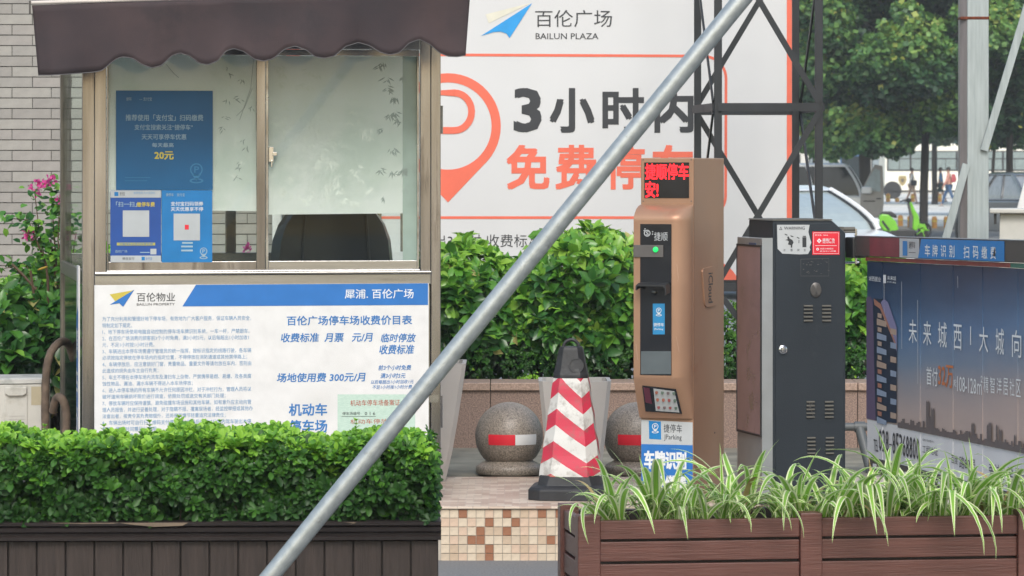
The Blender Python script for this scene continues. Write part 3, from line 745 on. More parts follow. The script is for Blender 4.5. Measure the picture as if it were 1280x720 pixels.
# corner posts (front ones in view)
def pbox(name, u0, u1, v0, v1, z0, z1, m, parent=booth, bev=.003):
    b = MB(); b.box(u0, u1, v0, v1, z0, z1); return b.build(name, m, parent, bev=bev)
ul = bf.at(118); ur = bf.at(539)
pbox('corner_post', 0, ul, 0, ul, 0, z_top, M_steel); pbox('corner_post', ur, W, 0, W-ur, 0, z_top, M_steel)
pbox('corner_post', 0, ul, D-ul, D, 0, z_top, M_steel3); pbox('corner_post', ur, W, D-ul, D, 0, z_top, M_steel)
pbox('base_rail', ul+.001, ur-.001, .004, .06, 0, .08, M_steel2); 
pbox('front_panel', ul+.001, ur-.001, .02, .05, .082, z_sill-.055, M_steel2)
pbox('sill_rail', ul+.001, ur-.001, -.004, .055, z_sill-.053, z_sill-.001, M_steel2)
pbox('sill_rail', ul+.001, ur-.001, -.018, .055, z_sill+.001, z_sill+.012, M_steel2)
pbox('head_rail', ul+.001, ur-.001, .002, .055, bf.zz(58)+.06, z_top, M_steel2)
# window: outer frame, sliding sashes
def window(vf, side, parent=booth, back=False):
    p = (118, 135, 322, 335, 338, 523, 530, 539)
    zt_ = bf.zz(61, .9); s = 1
    fr_ = pbox('window_frame', ul+.001, bf.at(133), vf+.006, vf+.05, z_sill+.013, zt_+.06, M_steel, parent)
    pbox('frame_bar', bf.at(526), ur-.001, vf+.006, vf+.05, z_sill+.013, zt_+.06, M_steel, fr_)
    pbox('frame_bar', bf.at(133)+.001, bf.at(526)-.001, vf+.006, vf+.05, zt_, zt_+.06, M_steel2, fr_)
    pbox('frame_bar', bf.at(133)+.001, bf.at(526)-.001, vf+.006, vf+.05, z_sill+.013, z_sill+.02, M_steel2, fr_)
    for nm, a, c, v in (('sliding_sash', 134, 334, vf+.008), ('sliding_sash', 322, 525, vf+.031)):
        ua, uc = bf.at(a), bf.at(c); sw = .022
        if nm and a == 134: uc = bf.at(332); sl, sr = .006, bf.at(332)-bf.at(321)
        else: ua = bf.at(333); sl, sr = .014, .010
        za, zc2 = z_sill+.021, zt_-.001
        sh = bpy.data.objects.new('sliding_sash', None); COL.objects.link(sh); sh.parent = parent
        b = MB(); b.box(ua, ua+sl, v, v+.02, za, zc2); b.box(uc-sr, uc, v-.003, v+.02, za, zc2)
        b.box(ua+sl, uc-sr, v, v+.02, za, za+.042); b.box(ua+sl, uc-sr, v, v+.02, zc2-.03, zc2); b.build('sash_frame', M_steel2 if a != 134 else M_steel, sh, bev=.002)
        b = MB(); b.box(ua+sl, uc-sr, v+.009, v+.013, za+.04, zc2-.029); b.build('glass_pane', M_glass, sh)
        if not back:
            fz = bf.zz(263 if a == 134 else 268, (ua+uc)/2)
            b = MB()
            if a == 134: pts = [(ua+sl,0,bf.zz(262)),(uc-sr,0,bf.zz(264,.8))]
            else: pts = [(ua+sl,0,bf.zz(268.5,.9)),(bf.at(505),0,bf.zz(266.8,1.5))]
            ue = pts[1][0]
            b.prism([(pts[0][0],pts[0][2]),(ue,pts[1][2]),(ue,zc2-.031),(pts[0][0],zc2-.031)], v+.0135, v+.0143); b.build('frosted_film', M_frost, sh)
            if a != 134:
                b = MB(); b.prism([(ue+.0005,bf.zz(329,1.5)),(uc-sr,bf.zz(329,1.5)),(uc-sr,zc2-.031),(ue+.0005,zc2-.031)], v+.0136, v+.0142); b.build('frosted_film', mat('film_strip', (.36,.43,.41), .3), sh)
        if not back:
            # bamboo leaf print on the film
            bl = MB(); bd = MB(); rp_ = random.Random(a)
            def spray(bb, cx, cz, n, L):
                for j in range(n):
                    an = R(rp_.uniform(-165,-15)); l = L*rp_.uniform(.6,1.1); w_ = l*.09; ox, oz = rp_.uniform(-.012,.012), rp_.uniform(-.01,.01)
                    dx, dz = math.cos(an), math.sin(an); x0, z0 = cx+ox, cz+oz
                    for k in (0,): bb.poly([(x0, v+.01325, z0),(x0+dx*l*.45-dz*w_, v+.01325, z0+dz*l*.45+dx*w_),(x0+dx*l, v+.01325, z0+dz*l),(x0+dx*l*.45+dz*w_, v+.01325, z0+dz*l*.45-dx*w_)])
            if a != 134:
                for j in range(105): spray(bl, rp_.uniform(ua+.04, ua+.52), rp_.uniform(bf.zz(262,1.2), zc2-.06), rp_.randint(4,9), rp_.uniform(.022,.042))
                for j in range(22): spray(bd, rp_.uniform(ua+.56, uc-.05), rp_.uniform(bf.zz(250,1.2), zc2-.06), rp_.randint(5,9), .036)
            else:
                for j in range(14): spray(bd, bf.at(rp_.uniform(275,318)), rp_.uniform(bf.zz(255,.7), zc2-.06), rp_.randint(2,4), .028)
                for j in range(10): spray(bl, bf.at(rp_.uniform(272,318)), rp_.uniform(bf.zz(255,.7), zc2-.06), rp_.randint(4,8), .03)
                for (x0,y0,x1,y1,x2,y2) in ((318,70,314,110,300,150),(316,110,306,135,296,145),(208,80,218,92,224,97)):
                    p0,p1,p2 = bf.at(x0,y0,0), bf.at(x1,y1,0), bf.at(x2,y2,0)
                    bd.tube([(p0[0],v+.0131,p0[2]),(p1[0],v+.0131,p1[2]),(p2[0],v+.0131,p2[2])], .0012, 4)
            bl.build('film_pattern', M_frost2, sh)['kind'] = 'stuff'; bd.build('film_pattern', M_frost3, sh)['kind'] = 'stuff'
            if a != 134:
                b = MB(); h = bf.at(342, 195); b.box(h[0]-.022, h[0]+.002, v-.022, v-.001, h[2]-.03, h[2]+.045); b.box(h[0]-.004, h[0]+.018, v-.03, v-.012, h[2]+.0, h[2]+.02)
                b.box(h[0]-.012, h[0]-.004, v-.026, v-.012, h[2]-.055, h[2]-.02); b.build('latch', M_metal, sh, bev=.003)
window(0, 0)
M_sidegl = mat('dark_reflective_panel', (.03,.05,.04), .07, spec=.8)
# side walls: glass above, tinted panels below; back wall with a window band
for (u0, u1, nm) in ((.012, .018, 'left'), (W-.018, W-.012, 'right')):
    pbox('side_glass', u0, u1, ul+.03, D-ul-.002, z_sill+.02, z_top-.25, M_glass if nm == 'left' else M_glass, bev=0)
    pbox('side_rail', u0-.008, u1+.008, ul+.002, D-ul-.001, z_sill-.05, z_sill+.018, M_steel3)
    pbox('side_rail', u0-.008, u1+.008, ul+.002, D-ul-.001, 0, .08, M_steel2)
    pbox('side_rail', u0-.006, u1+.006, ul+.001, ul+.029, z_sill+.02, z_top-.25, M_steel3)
    pbox('side_panel', u0, u1, ul+.001, D-ul-.002, .082, z_sill-.052, M_sidegl if nm == 'left' else M_white, bev=0)
    pbox('side_rail', u0-.008, u1+.008, ul+.001, D-ul-.002, z_top-.249, z_top, M_steel2)
pbox('back_panel', ul+.001, W-ul-.001, D-.04, D-.01, 0, z_sill+.055, M_steel2)
pbox('back_rail', ul+.001, W-ul-.001, D-.05, D-.005, z_top-.2, z_top, M_steel2)
for a, c in ((281,294),(500,512)):
    pbox('mullion', bf.at(a,None,D), bf.at(c,None,D), D-.05, D-.008, z_sill+.056, z_top-.201, M_steel)
pbox('back_glass', ul+.002, W-ul-.002, D-.028, D-.024, z_sill+.056, z_top-.201, M_glass, bev=0)
pbox('floor_plate', .002, W-.002, .002, D-.002, .0, .02, M_steel3)
b = MB(); b.box(-.06, W+.06, -.06, D+.06, z_top+.001, z_top+.07); b.build('roof', M_steel2, booth, bev=.006)
b = MB(); b.box(ul, W-ul, .06, D-.06, z_top-.02, z_top-.001); b.build('ceiling_panel', M_white, booth)
# things at the right post
b = MB(); q = bf.at(533, 497); b.box(bf.at(538)-.012, bf.at(548), -.006, -.001, bf.zz(503,W), bf.zz(494,W)); b.build('door_bolt_plate', M_steel2, booth)
b = MB(); b.tube([(W+.008,.02,bf.zz(132,W)),(W+.008,.02,bf.zz(167,W))], .006, 8); b.tube([(W+.008,.02,bf.zz(495,W)),(W+.008,.02,bf.zz(535,W))], .005, 8); b.build('hinge', M_steel2, booth, smooth=True)

# chair inside
cf = bf.sub(418, 345, .62); cz = PZ+.024; cfr = Fr(0,0, 10+8, cz, xy=(cf.ox, cf.oy))
ch = cfr.root('office_chair', 'black high backed office chair inside the guard booth', 'chair')
ztop = cfr.zz(240)
b = MB(); loops = []
wd = (cfr.at(498)-cfr.at(340))/2
for i in range(13):
    t = i/12; z = .50 + (ztop-.50)*t; w_ = wd*(1.03 - .22*t**3 - (.35*max(0,t-.8)/.2 if t > .8 else 0)); th = .05*(1-.5*t)
    loops.append([(-w_, .02+.03, z), (-w_*.9, .0-.01, z), (-w_*.4, -.02, z), (w_*.4, -.02, z), (w_*.9, -.01, z), (w_, .05, z), (w_*.9, .09, z), (0, .06+th*.3, z), (-w_*.9, .09, z)])
b.build; b.loft(loops); b.build('backrest', M_chair, ch, smooth=True, ang=50)
for q in (-.55,.55):
    b = MB(); b.tube([(wd*q*(1.03-.2*(i/9)**3), -.024+(-.004 if 0<i<9 else 0), .52+(ztop-.56)*i/9) for i in range(10)], .006, 6); b.build('seam_piping', M_chair, ch, smooth=True)
b = MB(); b.box(-.25,.25,.02,.5,.42,.50); b.build('seat', M_chair, ch, bev=.03)
b = MB(); b.tube([(0,.26,.08),(0,.26,.42)], .028, 12)
for k in range(5):
    a = R(72*k); b.tube([(0,.26,.10),(.27*math.cos(a),.26+.27*math.sin(a),.06)], [.022,.014], 8)
b.build('pedestal', M_blackpl, ch, smooth=True)
for k in range(5):
    a = R(72*k); b = MB(); b.M = Matrix.Translation((.27*math.cos(a),.26+.27*math.sin(a),.027)) @ Matrix.Rotation(R(90),4,'Y'); b.lathe([(.026,-.018),(.026,.018)], n=14); b.build('castor', M_blackpl, ch)
for s in (-1,1):
    b = MB(); b.tube([(s*.27,.1,.46),(s*.30,.12,.66),(s*.30,.36,.68)], .016, 8); b.build('armrest', M_blackpl, ch, smooth=True)
# counter inside
b = MB(); tf_ = bf.sub(330, 345, .08); df = Fr(0,0,10,PZ+.024, xy=bf.world(.06,.07)[:2]); ds = df.root('inside_counter', 'narrow grey counter under the window inside the booth', 'counter')
b.box(0, W-.13, 0, .32, .72, .745); b.build('counter_top', M_steel3, ds)
for u in (.02, W-.17): b = MB(); b.box(u, u+.03, .28, .31, 0, .719); b.build('leg', M_steel3, ds)

# ---------------------------------------------------------------- awning
ax = Fr(40, 16.75, 10, 0)
aw = ax.root('fabric_awning', 'dark maroon fabric awning with scalloped valance over the booth window', 'awning')
cp = [(48,94),(62,94),(80,93),(100,91.5),(118,90),(128,88),(137,80),(146,73),(155,71),(166,73),(178,81),(190,85),(202,82),(214,70),(225,66),(237,70),(249,79),(260,81),(272,76),(282,64),(292,60.5),(304,64),(318,74),(330,76.5),(342,73),(356,61),(369,57.5),(382,62),(394,71),(406,73),(418,70),(432,58),(448,53),(462,57),(475,65),(487,68.5),(499,66),(511,54),(524,49),(537,55),(549,66),(560,70.5),(572,71),(582,69)]
def bot(px):
    for (a, ya), (c, yc) in zip(cp, cp[1:]):
        if a <= px <= c:
            t = (px-a)/(c-a); return ya + (yc-ya)*t
    return cp[0][1] if px < 48 else cp[-1][1]
b = MB(); n = 150; m_ = 10; rows = []
def topy(px): return 6.5 - (px-40)*.032
for i in range(n+1):
    t = i/n; col = []
    for j in range(m_+1):
        s = j/m_; px = (40 + 548*t) + ((8 - 14*t)*s if False else 0)
        xl_, xr_ = 40+8*s, 588-6*s; px = xl_ + (xr_-xl_)*t
        yb = bot(48 + 534*t); y = topy(px) + (yb-topy(px))*s
        v = s*s*(.010*math.sin(px*.058+1.2) + .006*math.sin(px*.13)) + .004*math.sin(px*.021+s*4) + .02*s*(1-s)
        if t < .03: v += .03*(1-t/.03)*s
        u, _, z = ax.at(px, y, v); col.append((u, v, z))
    rows.append(col)
b.loft(rows, caps=False, closed=False); o = b.build('valance', M_awn, aw, smooth=True, ang=80)
sm = o.modifiers.new('thickness', 'SOLIDIFY'); sm.thickness = .002
# hem piping
b = MB(); b.tube([(c[-1][0], c[-1][1]-.001, c[-1][2]) for c in rows], .0022, 6); b.build('hem_piping', flat('hem_grey', (.10,.095,.10), .6), aw, smooth=True)
L0 = ax.at(38, 5); L1 = ax.at(589, topy(589))
b = MB(); b.tube([(L0[0], .004, L0[2]+.006), (L1[0], .004, L1[2]+.006)], .0095, 12); b.build('front_bar', M_awnbar, aw, smooth=True)
b = MB(); b.box(L0[0]-.006, L0[0]+.002, -.01, .03, L0[2]-.045, L0[2]+.016); b.build('bar_end_cap', M_boom, aw)
# sloping canopy up to the booth and its arms
b = MB(); vb = .62; zback = z_top+PZ+.30
cvs = []
for i in range(13):
    t = i/12; u0 = L0[0]+.005 + (L1[0]-L0[0]-.01)*t; z0 = L0[2]+(L1[2]-L0[2])*t+.012
    cvs.append([(u0, .006, z0), (u0, vb*.33, z0+(zback-z0)*.30), (u0, vb*.66, z0+(zback-z0)*.64), (u0, vb, zback)])
b.loft(cvs, caps=False, closed=False); b.build('canopy', M_awn, aw, smooth=True)
b = MB(); b.tube([(L0[0], vb, zback+.03), (L1[0], vb, zback+.03)], .04, 14); b.build('roller', M_awnbar, aw, smooth=True)
for uu in (L0[0]+.25, L1[0]-.25):
    b = MB(); b.tube([(uu, .012, L0[2]+.01), (uu, .35, 2.72), (uu, .56, 2.86)], .014, 8); b.build('folding_arm', M_awnbar, aw, smooth=True)
b = MB(); b.box(.35, W-.1+.3, vb-.03, vb+.02, z_top+PZ+.07, zback+.01); b.build('mounting_bracket', M_awnbar, aw)

# ---------------------------------------------------------------- notice board below the window
nbf = bf.sub(118, 560, -.016); nv = 0
nb = nbf.root('tariff_board', 'white parking tariff board with blue header and small blue rules below the booth window', 'notice board')
V0 = -.003
b = MB(); A = nbf.at(118, 357, V0); Bq = nbf.at(536, 354, V0)
b.box(A[0], Bq[0], V0, .009, 0-.35, Bq[2]-.001); b.build('board_sheet', M_white, nb, bev=.0015)
v1 = V0-.0012; v2 = V0-.002
flatpoly(nbf, nb, [(228,383),(535,381.2),(535,354.2),(245,356)], v1, M_blue, 'blue_header')
flatpoly(nbf, nb, [(137,368),(168,362.5),(151,378),(147,380)][::1] , v1, M_yellow, 'logo_yellow_wing')
flatpoly(nbf, nb, [(137,381),(168,362),(154,383.5),(149,379)], v2, M_blue, 'logo_blue_wing')
text(nbf, nb, '百伦物业', 171, 366, 219, 377, v1, M_black, .006)
text(nbf, nb, 'BAILUN PROPERTY', 171, 379, 218.5, 382, v1, M_black, .01)
text(nbf, nb, '犀浦. 百伦广场', 431, 361.5, 517, 373.5, v2, M_wtext, .012)
text(nbf, nb, '百伦广场停车场收费价目表', 358.5, 395, 515, 407, v1, M_textblue, .028)
text(nbf, nb, '收费标准  月票   元/月', 351, 416.5, 466, 428, v1, M_textblue, .028, .12)
text(nbf, nb, '临时停放', 476, 417, 520, 428, v1, M_textblue, .026, .2)
text(nbf, nb, '收费标准', 474, 431, 518, 443, v1, M_textblue, .026, .2)
text(nbf, nb, '场地使用费 300元/月', 346, 466.5, 457, 478, v1, M_textblue, .03, .12)
text(nbf, nb, '前3个小时免费', 473, 456.5, 514, 463, v1, M_textblue, .02, .2)
text(nbf, nb, '满3小时5元', 475.5, 466.5, 507, 473, v1, M_textblue, .02, .2)
text(nbf, nb, '以后每超出1小时加收1元', 463.5, 475, 517, 480, v1, M_textblue, .01, .2)
text(nbf, nb, '不足1小时按1小时计费', 465.5, 481.5, 515, 486.5, v1, M_textblue, .01, .2)
text(nbf, nb, '机动车', 361, 504.5, 409, 520, v1, M_textblue, .035)
text(nbf, nb, '停车场', 361, 525, 409, 541, v1, M_textblue, .035)
rules = [('为了充分利用和管理好地下停车场，有效地为广大客户服务，保证车辆人员安全，',314),
 ('特制定如下规定。',165),
 ('1、地下停车场使用电脑自动控制的停车场车牌识别系统，一车一杆，严禁跟车。',312),
 ('2、在百伦广场消费的顾客前3个小时免费，满3小时5元，以后每超出1小时加收1',311),
 ('元，不足1小时按1小时计费。',193),
 ('3、车辆进出本停车场需遵守管理员的统一指挥，按标识指定的线路行驶，各车辆',314),
 ('必须按指定停放在停车场内的指定位置，不得停放在消防通道或其他禁停路上；',309),
 ('4、车辆停放后，应注意锁好门窗，贵重物品、重要文件等请勿放在车内，否则由',314),
 ('此造成的损失由车主自行负责；',198),
 ('5、车主不得在本停车场内洗车及清扫车上杂物，严禁携带易燃、易爆、及各类腐',314),
 ('蚀性物品、漏油、漏水车辆不得进入本车场停放；',241),
 ('6、进入本停车场的所有车辆不允许任何原因冲栏，对于冲栏行为，管理人员将以',314),
 ('破坏道闸车辆损坏照价进行调查，依照处罚或送交有关部门处理；',282),
 ('7、停放车辆时应保持谨慎，避免碰撞车场设施和其他车辆，如有意外应主动向管',314),
 ('理人员报告，并进行妥善处理，对于隐瞒不报、擅离现场者，经监控举报或其他办',316),
 ('法查出者，按责令其负责赔偿外，还将视其情节轻重追究法律责任；',282),
 ('8、车辆出场时可自行扫二维码支付停车费，扫码后请在15分钟内驾车驶出本停',314),
 ('车场，超过时间需另计费用。',198),
 ('特此公告，请广大车主自觉遵守本规定。',240)]
for i, (s, xe) in enumerate(rules):
    yc = 398.8 + i*8.12; text(nbf, nb, s, 128, yc-3.0, xe, yc+3.0, v1, M_textpale, .006, res=1)
cr_ = flatpoly(nbf, nb, rect(422,493,519,566), v1, M_cert, 'certificate_sheet')
text(nbf, nb, '机动车停车场备案证', 438, 500, 500, 507.5, v2, M_red, .005)
text(nbf, nb, '机动车停放', 438, 524, 485, 530, v2, M_red, .0)
text(nbf, nb, '停车场编号', 428, 515, 450, 519, v2, M_black, 0, res=1); text(nbf, nb, '0 1 6', 456, 515, 469, 519, v2, M_black, .01)
stroke(nbf, nb, [(427,520.5),(470,520.5)], .5, v2, M_black, 'rule_line')

# blue and white board on the booth's left side
sbf = Fr(0, 0, 10-90, PZ+.1, xy=bf.world(-.012, ul+.155)[:2])
sb = sbf.root('side_board', 'narrow blue and white board on the left side of the booth', 'notice board')
b = MB(); b.box(0, .15, -.004, .004, 0, 1.05); b.build('board_sheet', M_white, sb)
b = MB(); b.poly([(.002,-.0052,.0),(.148,-.0052,.0),(.148,-.0052,.86),(.002,-.0052,.80)]); b.build('blue_field', M_blue, sb)
def rawtext(fr, parent, s, u0, z0, u1, z1, v, m, bold=0):
    class Q: pass
    q = Q(); q.at = lambda a, b_, c_: (a, c_, b_)
    TEXTS.append((q, parent, s, u0, z1, u1, z0, v, m, bold, 0, 'lettering', 2, False))
for i, s in enumerate(('停', '车', '场')): rawtext(sbf, sb, s, .02, .60-.19*i, .13, .75-.19*i, -.0062, M_wtext, .03)

# ---------------------------------------------------------------- posters behind the left pane
def poster(name_lab, x0, y0, x1, y1, m, v=-.0035):
    f = bf.sub(x0, y1, v); r_ = f.root('poster', name_lab, 'poster')
    b = MB(); A = f.at(x0, y1, 0); C = f.at(x1, y0, 0); b.box(A[0], C[0], 0, .0012, A[2], C[2]); b.build('paper', m, r_); return f, r_
pv = -.0012
f, r_ = poster('large blue poster with a yellow 20 yuan line in the left window', 145, 113.5, 266, 237.5, M_posterA, .014-.006)
text(f, r_, '推荐使用「支付宝」扫码缴费', 157, 143, 254, 151, pv, M_ptext, .02)
text(f, r_, '支付宝搜索关注“捷停车”', 168, 155.5, 241, 162.5, pv, M_ptext, .012)
text(f, r_, '天天可享停车优惠', 177, 167.5, 233, 174.5, pv, M_ptext, .012)
text(f, r_, '每天最高', 190, 178.5, 217, 184, pv, M_ptext, .012)
text(f, r_, '20元', 193, 189, 217, 199.5, pv, M_yellow, .05)
text(f, r_, '捷停车', 158, 121.5, 164.5, 126, pv, M_ptext, 0, res=1); text(f, r_, '— 支付宝', 174, 121.5, 190, 126, pv, M_ptext, 0, res=1)
pin(f, r_, 245.5, 212, 8, pv, M_pfaint)
for yy, xe in ((222,188),(226,184)): stroke(f, r_, [(156,yy),(xe,yy)], .7, pv, M_pfaint, 'faint_line')
f, r_ = poster('royal blue payment poster with yellow bar, lower left of the left window', 138, 237.8, 201.3, 328, M_posterB, .014-.0075)
flatpoly(f, r_, rect(138.2,238,201.2,247), pv, M_pwhite, 'white_band'); flatpoly(f, r_, rect(138.2,319.5,201.2,327.8), pv, M_pwhite, 'white_band')
flatpoly(f, r_, rect(143,240,148,245), pv*1.6, M_posterC, 'small_logo'); text(f, r_, '支付宝', 149.5, 240, 156, 244.5, pv*1.6, M_black, 0, res=1); text(f, r_, '推荐使用 人人享停车', 167, 239.5, 194, 243, pv*1.6, M_textpale, 0, res=1)
text(f, r_, '「扫一扫」', 145, 252, 171, 258.5, pv, M_ptext, .02); text(f, r_, '缴停车费', 171, 252.5, 193.5, 258.5, pv, M_yellow, .03)
flatpoly(f, r_, rect(153.5,263,186.5,296), pv, M_pwhite, 'blank_square')
flatpoly(f, r_, rect(146,303.3,194,306.8), pv, flat('dull_yellow', (.40,.38,.10)), 'yellow_bar'); text(f, r_, '无需排队出场扫码更快捷', 149, 303.8, 191, 306.3, pv*1.6, M_textblue, 0, res=1)
text(f, r_, '百伦广场', 144, 312.5, 159, 316, pv, M_ptext, 0, res=1); flatpoly(f, r_, rect(188,311,195.5,318), pv, M_pwhite, 'blank_square')
stroke(f, r_, [(175,315.5),(187,315.5)], 1, pv, M_ptext, 'faint_line')
text(f, r_, '微信支付', 153, 321.5, 168, 325, pv*1.6, M_black, 0, res=1); flatpoly(f, r_, rect(177,321,181,325.5), pv*1.6, M_posterC, 'small_logo'); text(f, r_, '支付宝', 182, 321.5, 190, 325, pv*1.6, M_textblue, 0, res=1)
f, r_ = poster('light blue coupon poster with blank white square, beside the royal blue one', 202, 237.8, 265.3, 328, M_posterC, .014-.0075)
text(f, r_, '支付宝扫码领券', 213.5, 252, 254, 257.5, pv, M_wtext, .012); text(f, r_, '天天优惠享不停', 213.5, 258.8, 254, 264, pv, M_wtext, .012)
text(f, r_, '捷停车', 207.5, 241.5, 217, 245.5, pv, M_ptext, 0, res=1); text(f, r_, '支付宝', 221, 241.5, 231, 245.5, pv, M_ptext, 0, res=1)
flatpoly(f, r_, rect(217,267,250,300.5), pv, M_pwhite, 'blank_square'); flatpoly(f, r_, rect(231,281,236,287), pv*1.6, M_redst, 'small_logo')
for yy in (303.5, 308, 313): flatpoly(f, r_, rect(226.5+.6*(yy==303.5)*2, yy-1, 241, yy+1.2), pv, M_ptext, 'text_bar')
pin(f, r_, 254.5, 314, 4.6, pv, M_ptext)

# ================================================================ air conditioner and wrapped pipes
af = Fr(63, 18.2, 12, PZ)
ac = af.root('air_conditioner', 'pale grey outdoor air conditioner unit left of the booth', 'air conditioner')
zt = af.zz(472); ua = af.at(-95); va = .34
b = MB(); b.box(ua, 0, 0, va, .06, zt-.03); b.build('casing', M_acw, ac, bev=.008)
b = MB(); b.loft([[(ua-.004,-.005,zt-.028),(.004,-.005,zt-.028),(.004,va+.005,zt-.028),(ua-.004,va+.005,zt-.028)],[(ua-.004,-.005,zt-.008),(.004,-.005,zt-.008),(.004,va+.005,zt-.008),(ua-.004,va+.005,zt-.008)],[(ua+.01,.01,zt),(-.01,.01,zt),(-.01,va-.01,zt),(ua+.01,va-.01,zt)]]); b.build('lid', mat('ac_lid', (.50,.50,.48), .5, dirt=(.30,.32,.30), dirt_scale=7, dirt_cut=.52), ac)
h0 = af.at(5, 535); h1 = af.at(34, 481)
b = MB(); b.box(h0[0], h1[0], -.006, -.001, h0[2], h1[2]); b.build('access_cover', M_acw, ac, bev=.004)
b = MB(); b.prism([(af.at(6,484)[0], af.zz(483)), (af.at(33,484)[0], af.zz(483)), (af.at(33)[0] if False else af.at(33), af.zz(491)), (af.at(28), af.zz(494)), (af.at(11), af.zz(494)), (af.at(6), af.zz(491))], -.022, -.0065); b.build('handle', M_acw, ac, bev=.004)
for yy in (519, 523): b = MB(); b.box(af.at(11), af.at(31), -.0078, -.0062, af.zz(yy+.7), af.zz(yy)); b.build('groove', M_pot, ac)
b = MB(); b.M = Matrix.Translation((af.at(28), -.0065, af.zz(528.5))) @ Matrix.Rotation(R(90),4,'X'); b.lathe([(.008,0),(.008,.006),(.001,.006)], n=14); b.build('screw_cap', M_blackpl, ac)
b = MB(); b.box(af.at(39), af.at(56), -.0015, -.0003, af.zz(506), af.zz(483)); b.build('rating_sticker', flat('aged_sticker', (.42,.37,.26), .6), ac)
b = MB(); b.tube([(af.at(16),-.03,af.zz(532)),(af.at(13),-.035,af.zz(545)),(af.at(8),-.03,.1)], .009, 8); b.build('drain_hose', M_blackpl, ac, smooth=True)
for u in (ua+.05, -.09): b = MB(); b.box(u, u+.04, .02, va-.02, 0, .06); b.build('foot', M_blackpl, ac)
def apipe(lab, pts, r, d):
    f = Fr(pts[0][0], d, 0, 0); r_ = f.root('wrapped_pipe', lab, 'pipe')
    P_ = [(((x-640)*(d+dv)/F - f.ox), dv, ZC-(y-HZ)*(d+dv)/F) for x, y, dv in pts]
    # smooth
    Q = []
    for i in range(len(P_)-1):
        p0 = Vector(P_[max(0,i-1)]); p1 = Vector(P_[i]); p2 = Vector(P_[i+1]); p3 = Vector(P_[min(len(P_)-1,i+2)])
        for t in (0,.2,.4,.6,.8): Q.append(.5*((2*p1)+(p2-p0)*t+(2*p0-5*p1+4*p2-p3)*t*t+(3*p1-3*p2+p3-p0)*t**3))
    Q.append(Vector(P_[-1])); b = MB(); b.tube(Q, [r*(1+.08*(i%2)) for i in range(len(Q))], 12); b.build('wrapping', M_wrap, r_, smooth=True, ang=60)
apipe('wrapped pipe arching up from the air conditioner into the booth side', [(57,560,.05),(57,480,.05),(62,445,.05),(72,430,.1),(80,427,.2),(86,432,.3),(92,450,.35)], .020, 18.1)
apipe('wrapped pipe curling down beside the booth foot', [(66,515,.1),(70,499,.06),(76,497,0),(82,510,0),(83,535,0),(80,560,0),(80,585,0)], .020, 18.0)

# ================================================================ parking banner (hoarding)
hf = Fr(357, 24.0, 0, PZ-.01)
hb = hf.root('parking_banner', 'large white banner with coral map pin and free parking lettering', 'banner')
b = MB(); xr = hf.at(991); b.box(0, xr, 0, .06, hf.zz(357), 3.6); b.build('banner_sheet', M_bill, hb)
b = MB()
for px in (380, 560, 760, 985): b.box(hf.at(px), hf.at(px)+.06, .062, .12, 0, 3.6)
b.build('support_frame', M_tower, hb)
c1, c2 = -.002, -.004
flatpoly(hf, hb, [(358,357),(375,357),(375,-150),(358,-150)], c1, M_coral, 'coral_border'); flatpoly(hf, hb, [(983.5,357),(990.5,357),(990.5,-150),(983.5,-150)], c1, M_coral, 'coral_border')
# rounded outline
o_ = [(400,67.8),(878,70)] + arc(880,98,27.5,-90,0,10) + [(907,245)] + arc(880,245,27,0,90,10) + [(400,272)]
stroke(hf, hb, o_, 3.4, c1, M_coral, 'coral_outline')
cx, cy, Ro, Ri = 560, 157.5, 66, 54.5
# teardrop: ring of the pin and its filled tip
nn = 40; outer = arc(cx, cy, Ro, 132, 408, nn); inner = arc(cx, cy, Ri, 132, 408, nn)
ring(hf, hb, outer, inner, c1, M_coral, 'pin_ring', closed=False)
lo = arc(cx, cy, Ri, 48, 132, 16); oo = [outer[-1]] + [(cx+ (outer[-1][0]-cx)*(1-t), 0) for t in ()]
tipy = 253; pts = [outer[-1], (cx+22, 231), (cx, tipy), (cx-22, 231), outer[0]]
flatpoly(hf, hb, [lo[0]] + [outer[-1], (cx, tipy), outer[0]] + lo[::-1][:-1], c1, M_coral, 'pin_tip')
P_o = [(530,112),(572,112)] + arc(572,139.5,27.5*.8,-90,90,14,27.5) [1:]+ [(540,167),(540,190),(530,190)]
P_i = [(537,120)] + [(571,120)] + arc(571,139.5,14.5,-90,90,14,19.5)[1:] + [(537,159)]
stroke(hf, hb, [(534,190),(534,116),(568,116)] + arc(568,139.5,21.5,-90,90,14,23.5) + [(534,163)], 8.6, c2, M_coral, 'letter_p')
dome = arc(884,372,42,180+22,360-22,24)
flatpoly(hf, hb, [(x, min(356.5,y)) for x, y in arc(884,366,42,194,346,24)], c1, M_coral, 'coral_disc')
flatpoly(hf, hb, [(606,31),(612,28),(642,16),(665,4),(640,20),(612,28)], c1, M_sand, 'logo_pale_wing') if False else flatpoly(hf, hb, [(607,18),(664,3.5),(611,29)], c1, M_sand, 'logo_pale_wing')
flatpoly(hf, hb, [(601,45),(665,4),(637,47.5),(633,42),(626,39.5),(617,40)], c2, M_skyb, 'logo_blue_wing')
text(hf, hb, '百伦广场', 669, 12.5, 765, 34, c1, M_charc, -.004)
text(hf, hb, 'BAILUN PLAZA', 669.5, 41.5, 748, 49, c1, M_charc, .012)
text(hf, hb, '3', 642, 110, 677, 165.5, c1, M_charc, .055)
text(hf, hb, '小', 687, 110, 743, 166, c1, M_charc, .050); text(hf, hb, '时', 753, 110, 805, 166, c1, M_charc, .045); text(hf, hb, '内', 818, 110, 867, 166, c1, M_charc, .045)
